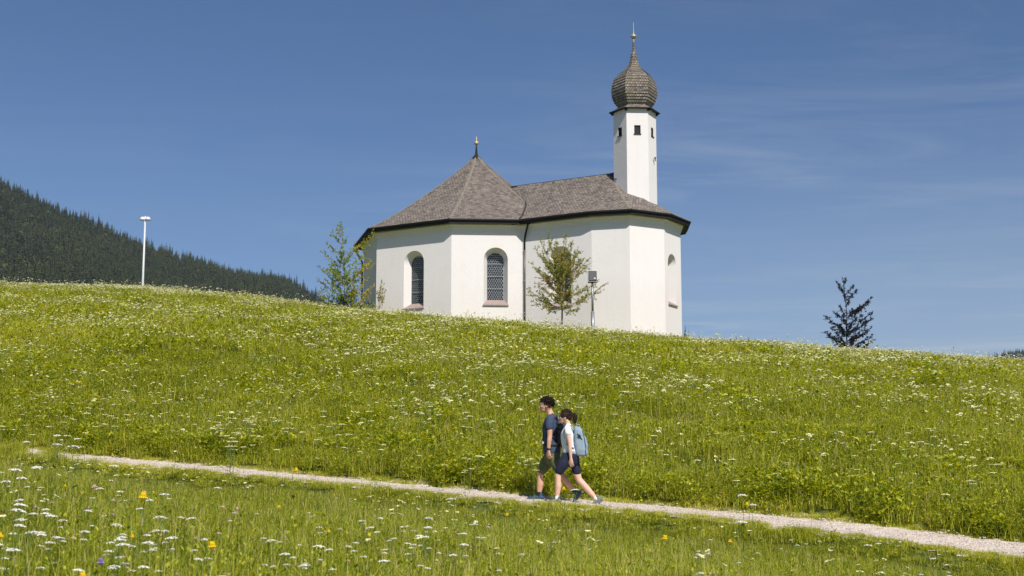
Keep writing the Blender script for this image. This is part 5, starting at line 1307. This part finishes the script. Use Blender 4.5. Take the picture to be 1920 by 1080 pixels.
def woman():
    X0, Z0 = 480.0, 1000.0
    def p(x, z, y=0.0): return Vector(((x - X0) / PS_, y, (Z0 - z) / PS_))
    fx_ = bp(960 + 480 / 4.5, 942, 24.95); base = (fx_.x, 24.95, tz(fx_.x, 24.95) + .025)
    root = empty('person', base, R(-6)); tag(root, 'woman with ponytail walking left in white T-shirt and navy shorts with pale blue backpack', 'person', 'hikers walking on the path')
    sk = MB(); HC = p(450, 276); HS = .99
    head(sk, HC, HS, True, R(3))
    seg(sk, [p(468, 300), p(473, 325), p(478, 352)], [.044, .045, .055])
    seg(sk, [p(480, 362), p(476, 400), p(472, 450), p(482, 520), p(494, 570), p(500, 610)], [(.105, .060), (.15, .090), (.14, .095), (.115, .082), (.145, .100), (.15, .11)], n=22)
    seg(sk, [p(476, 380, -.16), p(484, 430, -.185), p(497, 505, -.20), p(500, 560, -.205), p(505, 628, -.20)], [(.043, .046), (.040, .042), (.034, .034), (.034, .034), (.021, .023)])
    hand(sk, p(505, 632, -.20), p(514, 715) - p(505, 632), Vector((.35, .9, 0)), Vector((-1, .3, 0)), .95, 18)
    seg(sk, [p(476, 380, .16), p(486, 430, .185), p(504, 505, .19), p(512, 560, .19), p(516, 620, .185)], [(.043, .046), (.040, .042), (.034, .034), (.034, .034), (.021, .023)])
    hand(sk, p(516, 624, .185), p(520, 700) - p(516, 624), Vector((.5, -.75, 0)), Vector((-1, -.3, 0)), .95, 25)
    seg(sk, [p(478, 615, -.08), p(430, 685, -.085), p(394, 755, -.085), p(392, 810, -.085), p(394, 860, -.085), p(384, 940, -.085), p(382, 972, -.085)], [.090, .080, .054, .052, .056, .036, .034])
    seg(sk, [p(510, 615, .08), p(532, 700, .085), p(562, 800, .085), p(600, 845, .085), p(640, 890, .085), p(695, 950, .085), p(712, 968, .085)], [.092, .082, .058, .056, .055, .036, .034])
    bake_remesh(sk, 'body', M['skin_f'], root, .0055, 2)
    mb = MB(); eyes(mb, HC, HS, R(3)); mb.build('eyes', M['eye'], root, True)
    mb = MB(); q = np.random.default_rng(4); c = HC + Vector((.022, 0, .032)) * HS
    mb.ell(c + Vector((.004, 0, .006)), (.104, .083, .091)); mb.ell(c + Vector((.05, 0, -.03)), (.055, .066, .065))
    for s_ in (-1, 1):
        for k in range(9):
            a = R(-60 + k * 26); st = HC + Vector((-.072 * math.cos(R(k * 9)), s_ * .060, .055 - .012 * k)) * HS
            if k < 6: seg(mb, [st, c + Vector((.0, s_ * .082, .03 - .01 * k)), c + Vector((.105, s_ * .02, .012))], [.010, .014, .012], n=8, k=4)
    mb.ell(c + Vector((.112, 0, .022)), .028)
    hr = bake_remesh(mb, 'hair', M['hair_f'], root, .0055, 1, .4)
    mb = MB()
    for i in range(260):
        d = Vector(q.normal(0, 1, 3)).normalized()
        if d.z < -.3 or (d.x < -.6 and d.z < .35): continue
        pt = c + Vector((.004, 0, .006)) + Vector((d.x * .104, d.y * .083, d.z * .091)); g = (c + Vector((.115, 0, .022)) - pt); g = (g - d * g.dot(d)).normalized(); l = q.uniform(.03, .07)
        mb.tube([pt + d * .001, pt + g * l * .5 + d * .006, pt + g * l + d * (.002 - l * .22)], [.0022, .003, .001], 4, cap=False)
    mb.build('strands', M['hair_f'], hr)
    mb = MB(); t0 = c + Vector((.118, 0, .026))
    for i in range(26):
        o = Vector(q.normal(0, .012, 3)); seg(mb, [t0 + o * .4, t0 + Vector((.026, 0, -.015)) + o, t0 + Vector((.034, 0, -.075)) + o * 1.3, t0 + Vector((.018 + q.uniform(-.01, .015), 0, -.150 - q.uniform(0, .04))) + o * 1.1], [.008, .009, .008, .003], n=6, k=4)
    mb.build('ponytail', M['hair_f'], root, True)
    mb = MB()
    seg(mb, [p(480, 358), p(479, 378), p(474, 420), p(474, 470), p(482, 525), p(492, 572), p(496, 590)], [(.092, .058), (.145, .090), (.160, .118), (.148, .118), (.135, .112), (.152, .128), (.150, .124)], n=26)
    for s_ in (-1, 1):
        e = (p(482, 415, -.188), p(480, 398, -.175)) if s_ < 0 else (p(462, 415, .188), p(468, 398, .175))
        mb.ell(p(477, 379, s_ * .148), (.062, .062, .060))
        seg(mb, [p(479, 372, s_ * .10), p(477, 381, s_ * .155), e[1], e[0]], [(.055, .055), (.061, .061), (.057, .058), (.053, .055)])
    bake_remesh(mb, 't_shirt', M['tee_white'], root, .008, 3, .5, wrinkle(.003, 26, 7))
    mb = MB()
    seg(mb, [p(496, 575), p(500, 605), p(500, 640)], [(.150, .122), (.168, .145), (.150, .130)], n=24)
    seg(mb, [p(478, 616, -.075), p(436, 676, -.085), p(404, 733, -.088)], [(.100, .114), (.098, .104), (.084, .078)])
    seg(mb, [p(512, 620, .075), p(526, 670, .085), p(546, 742, .09)], [(.098, .110), (.096, .098), (.088, .076)])
    bake_remesh(mb, 'shorts', M['shortnavy'], root, .008, 3, .5, wrinkle(.004, 22, 8))
    shoe(root, 'shoe', p(382, 966, -.085), (-1, -.05), -2, M['shoe_grey'], .26)
    shoe(root, 'shoe', p(718, 962, .085), (-1, .05), 28, M['shoe_grey'], .26)
    for (a, b) in ((p(384, 948, -.085), p(382, 968, -.085)), (p(700, 955, .085), p(716, 968, .085))):
        mb = MB(); seg(mb, [a, b], [.038, .038]); mb.build('sock', M['tee_white'], root, True)
    bk = empty('backpack', base, R(-6)); tag(bk, 'pale blue-grey canvas backpack worn by the woman in white', 'backpack')
    # body of the bag: rounded box from a lofted superellipse
    def loft(mb, rings, n=28, e=.55):
        vs = []
        for (c, ax, ay, tlt) in rings:
            for k in range(n):
                w = 2 * PI * k / n; cw, sw = math.cos(w), math.sin(w); vs.append(c + Vector((ax * math.copysign(abs(cw) ** e, cw), ay * math.copysign(abs(sw) ** e, sw), tlt * cw)))
        m = len(rings); mb.add(vs, [(i * n + k, i * n + (k + 1) % n, (i + 1) * n + (k + 1) % n, (i + 1) * n + k) for i in range(m - 1) for k in range(n)] + [tuple(range(n - 1, -1, -1)), tuple(range((m - 1) * n, m * n))])
    mb = MB()
    loft(mb, [(p(588, 612), .055, .10, 0), (p(585, 600), .095, .135, 0), (p(584, 560), .108, .145, 0), (p(578, 490), .100, .145, 0), (p(570, 430), .088, .140, -.004), (p(564, 388), .075, .130, -.012), (p(562, 368), .060, .11, -.016), (p(560, 360), .04, .08, -.016)])
    bake_remesh(mb, 'bag', M['packblue'], bk, .008, 3, .5, wrinkle(.0045, 22, 9))
    mb = MB(); loft(mb, [(p(629, 608), .014, .085, 0), (p(634, 590), .026, .11, 0), (p(632, 520), .028, .115, 0), (p(620, 450), .022, .105, 0), (p(610, 430), .010, .09, 0)], 20, .6)
    bake_remesh(mb, 'front_pocket', M['packblue'], bk, .008, 2, .5, wrinkle(.003, 25, 10))
    mb = MB(); mb.tube([p(603, 395, -.118), p(618, 450, -.128), p(628, 520, -.125), p(630, 590, -.12)], .0045, 6); mb.build('zip', M['strap'], bk)
    for s_ in (-1, 1):
        mb = MB(); y = .105 * s_
        mb.tube([p(535, 385, y), p(512, 358, y), p(484, 346, y * 1.02), p(456, 366, y * 1.06), p(441, 405, y * 1.12), p(436, 455, y * 1.25), p(462, 508, y * 1.38), p(530, 545, y * 1.2)], [(.027, .010)] * 8, 8, ref=(0, 1, 0)); mb.build('shoulder_strap', M['packblue'], bk, True)
    mb = MB(); mb.tube([p(545, 585, -.12), p(510, 588, -.150), p(470, 588, -.140), p(440, 580, -.09), p(425, 575, 0)], [(.012, .030)] * 5, 8, ref=(1, 0, 0)); mb.build('hip_belt', M['packblue'], bk, True)
    mb = MB(); mb.tube([p(556, 420, -.140), p(575, 440, -.150), p(600, 470, -.146)], .006, 6); cs = mb.build('compression_strap', M['strap'], bk)
    mb = MB(); mb.box(p(577, 440, -.155), (.05, .016, .035), Matrix.Rotation(R(40), 3, 'Y')); mb.build('buckle', M['strap'], cs)
    mb = MB(); mb.tube([p(545, 362, 0), p(552, 340, 0), p(572, 345, 0), p(578, 368, 0)], .007, 6); mb.build('grab_handle', M['packblue'], bk)
    return root
man(); woman()
HAZE = 0.00005
# ------------------------------------------------------------------ forested hills
def hillside(name, ridge, y0, y1, zfoot, back=600):
    """hill with its ridge along the given skyline points at distance y1, its foot at y0"""
    us = np.array([p[0] for p in ridge], float); uu = np.linspace(us[0], us[-1], 160); vv = np.interp(uu, us, [p[1] for p in ridge])
    nr = 40; vs = []; H = {}
    for i, (u, v) in enumerate(zip(uu, vv)):
        q = bp(u, v, y1)
        for k in range(nr + 1):
            t = k / nr; y = y0 + (y1 - y0) * t; x = q.x * (y / y1) ** .6
            z = zfoot + (q.z - zfoot) * (t ** .9) + 6 * math.sin(x * .021 + k * .3) * math.sin(t * PI) ; vs.append((x, y, z))
        vs.append((q.x, y1 + back, zfoot - 40))
    n = nr + 2
    mb = MB(); mb.add(vs, [(i * n + k, (i + 1) * n + k, (i + 1) * n + k + 1, i * n + k + 1) for i in range(159) for k in range(nr + 1)])
    o = mb.build(name, M['hillsoil'], sm=True); tag(o, kind='structure')
    return np.array(vs).reshape(160, n, 3)[:, :nr + 1]
M['hillsoil'] = plain('forest_floor', (.025, .035, .015), .95, var=.3, scale=.01)
def hpts(G, n, tmin=0.0):
    a = rng.uniform(0, 158.99, n); b = rng.uniform(tmin, 1, n) ** 1.0 * 39.99; i = a.astype(int); j = b.astype(int); fa = (a - i)[:, None]; fb = (b - j)[:, None]
    return (G[i, j] * (1 - fa) + G[i + 1, j] * fa) * (1 - fb) + (G[i, j + 1] * (1 - fa) + G[i + 1, j + 1] * fa) * fb
G = hillside('wooded_hill', [(-420,140),(-200,255),(-60,325),(0,352),(100,398),(190,436),(300,481),(400,510),(460,528),(500,532),(540,535),(575,556),(610,582),(680,610),(800,650)], 1100, 2300, 95)
sp_ = []
for k in range(4):
    m = MB(); spruce(m, 1.0, .17 + .02 * k, 12, 400 + k, wide=1.5); sp_.append(m)
m = MB(); q_ = np.random.default_rng(410)
for i in range(70):
    d = Vector(q_.normal(0, 1, 3)).normalized(); p = Vector((d.x * .26, d.y * .26, .5 + d.z * .32)); m.a = float(q_.uniform(.5, 1)); a_ = d.orthogonal().normalized() * .1; b_ = d.cross(a_).normalized() * .1; m.add([p - a_, p - b_, p + a_, p + b_], [(0, 1, 2, 3)])
sp_.append(m)
P = hpts(G, 22000); n = len(P)
hh = rng.uniform(12, 24, n) * (1 + .25 * (rng.random(n) < .06)); kd = np.where(rng.random(n) < .05, 4, rng.integers(0, 4, n)); hh = np.where(kd == 4, hh * .75, hh)
scatter('spruce_forest', sp_, P, kd, rng.uniform(0, 6.28, n), np.stack([hh * 1.05, hh * 1.05, hh], -1), 'dense dark spruce forest covering the hill behind the meadow', 'forest', [M['spruce']])
G2 = hillside('far_ridge', [(1790,705),(1835,692),(1850,682),(1866,671),(1884,663),(1900,664),(1925,663),(1990,652),(2100,630),(2300,640)], 4200, 5200, 150)
P = hpts(G2, 9000, .2); n = len(P); hh = rng.uniform(14, 26, n)
scatter('far_forest', sp_[:4], P, rng.integers(0, 4, n), rng.uniform(0, 6.28, n), np.stack([hh * 1.3, hh * 1.3, hh], -1), 'bluish wooded ridge far away at the right edge', 'forest', [M['spruce']])
# the air between
mb = MB(); mb.box((0, 2950, 160), (4200, 6100, 640)); 
hz, nt, b = newmat('haze'); nt.nodes.remove(b)
pv = N(nt, 'ShaderNodeVolumePrincipled'); pv.inputs['Color'].default_value = (.62, .74, .95, 1); pv.inputs['Density'].default_value = HAZE; pv.inputs['Anisotropy'].default_value = .2
L(nt, pv.outputs[0], nt.nodes['Material Output'].inputs['Volume'])
haze = mb.build('haze', hz); tag(haze, 'thin summer haze in the air', 'haze', kind='stuff')
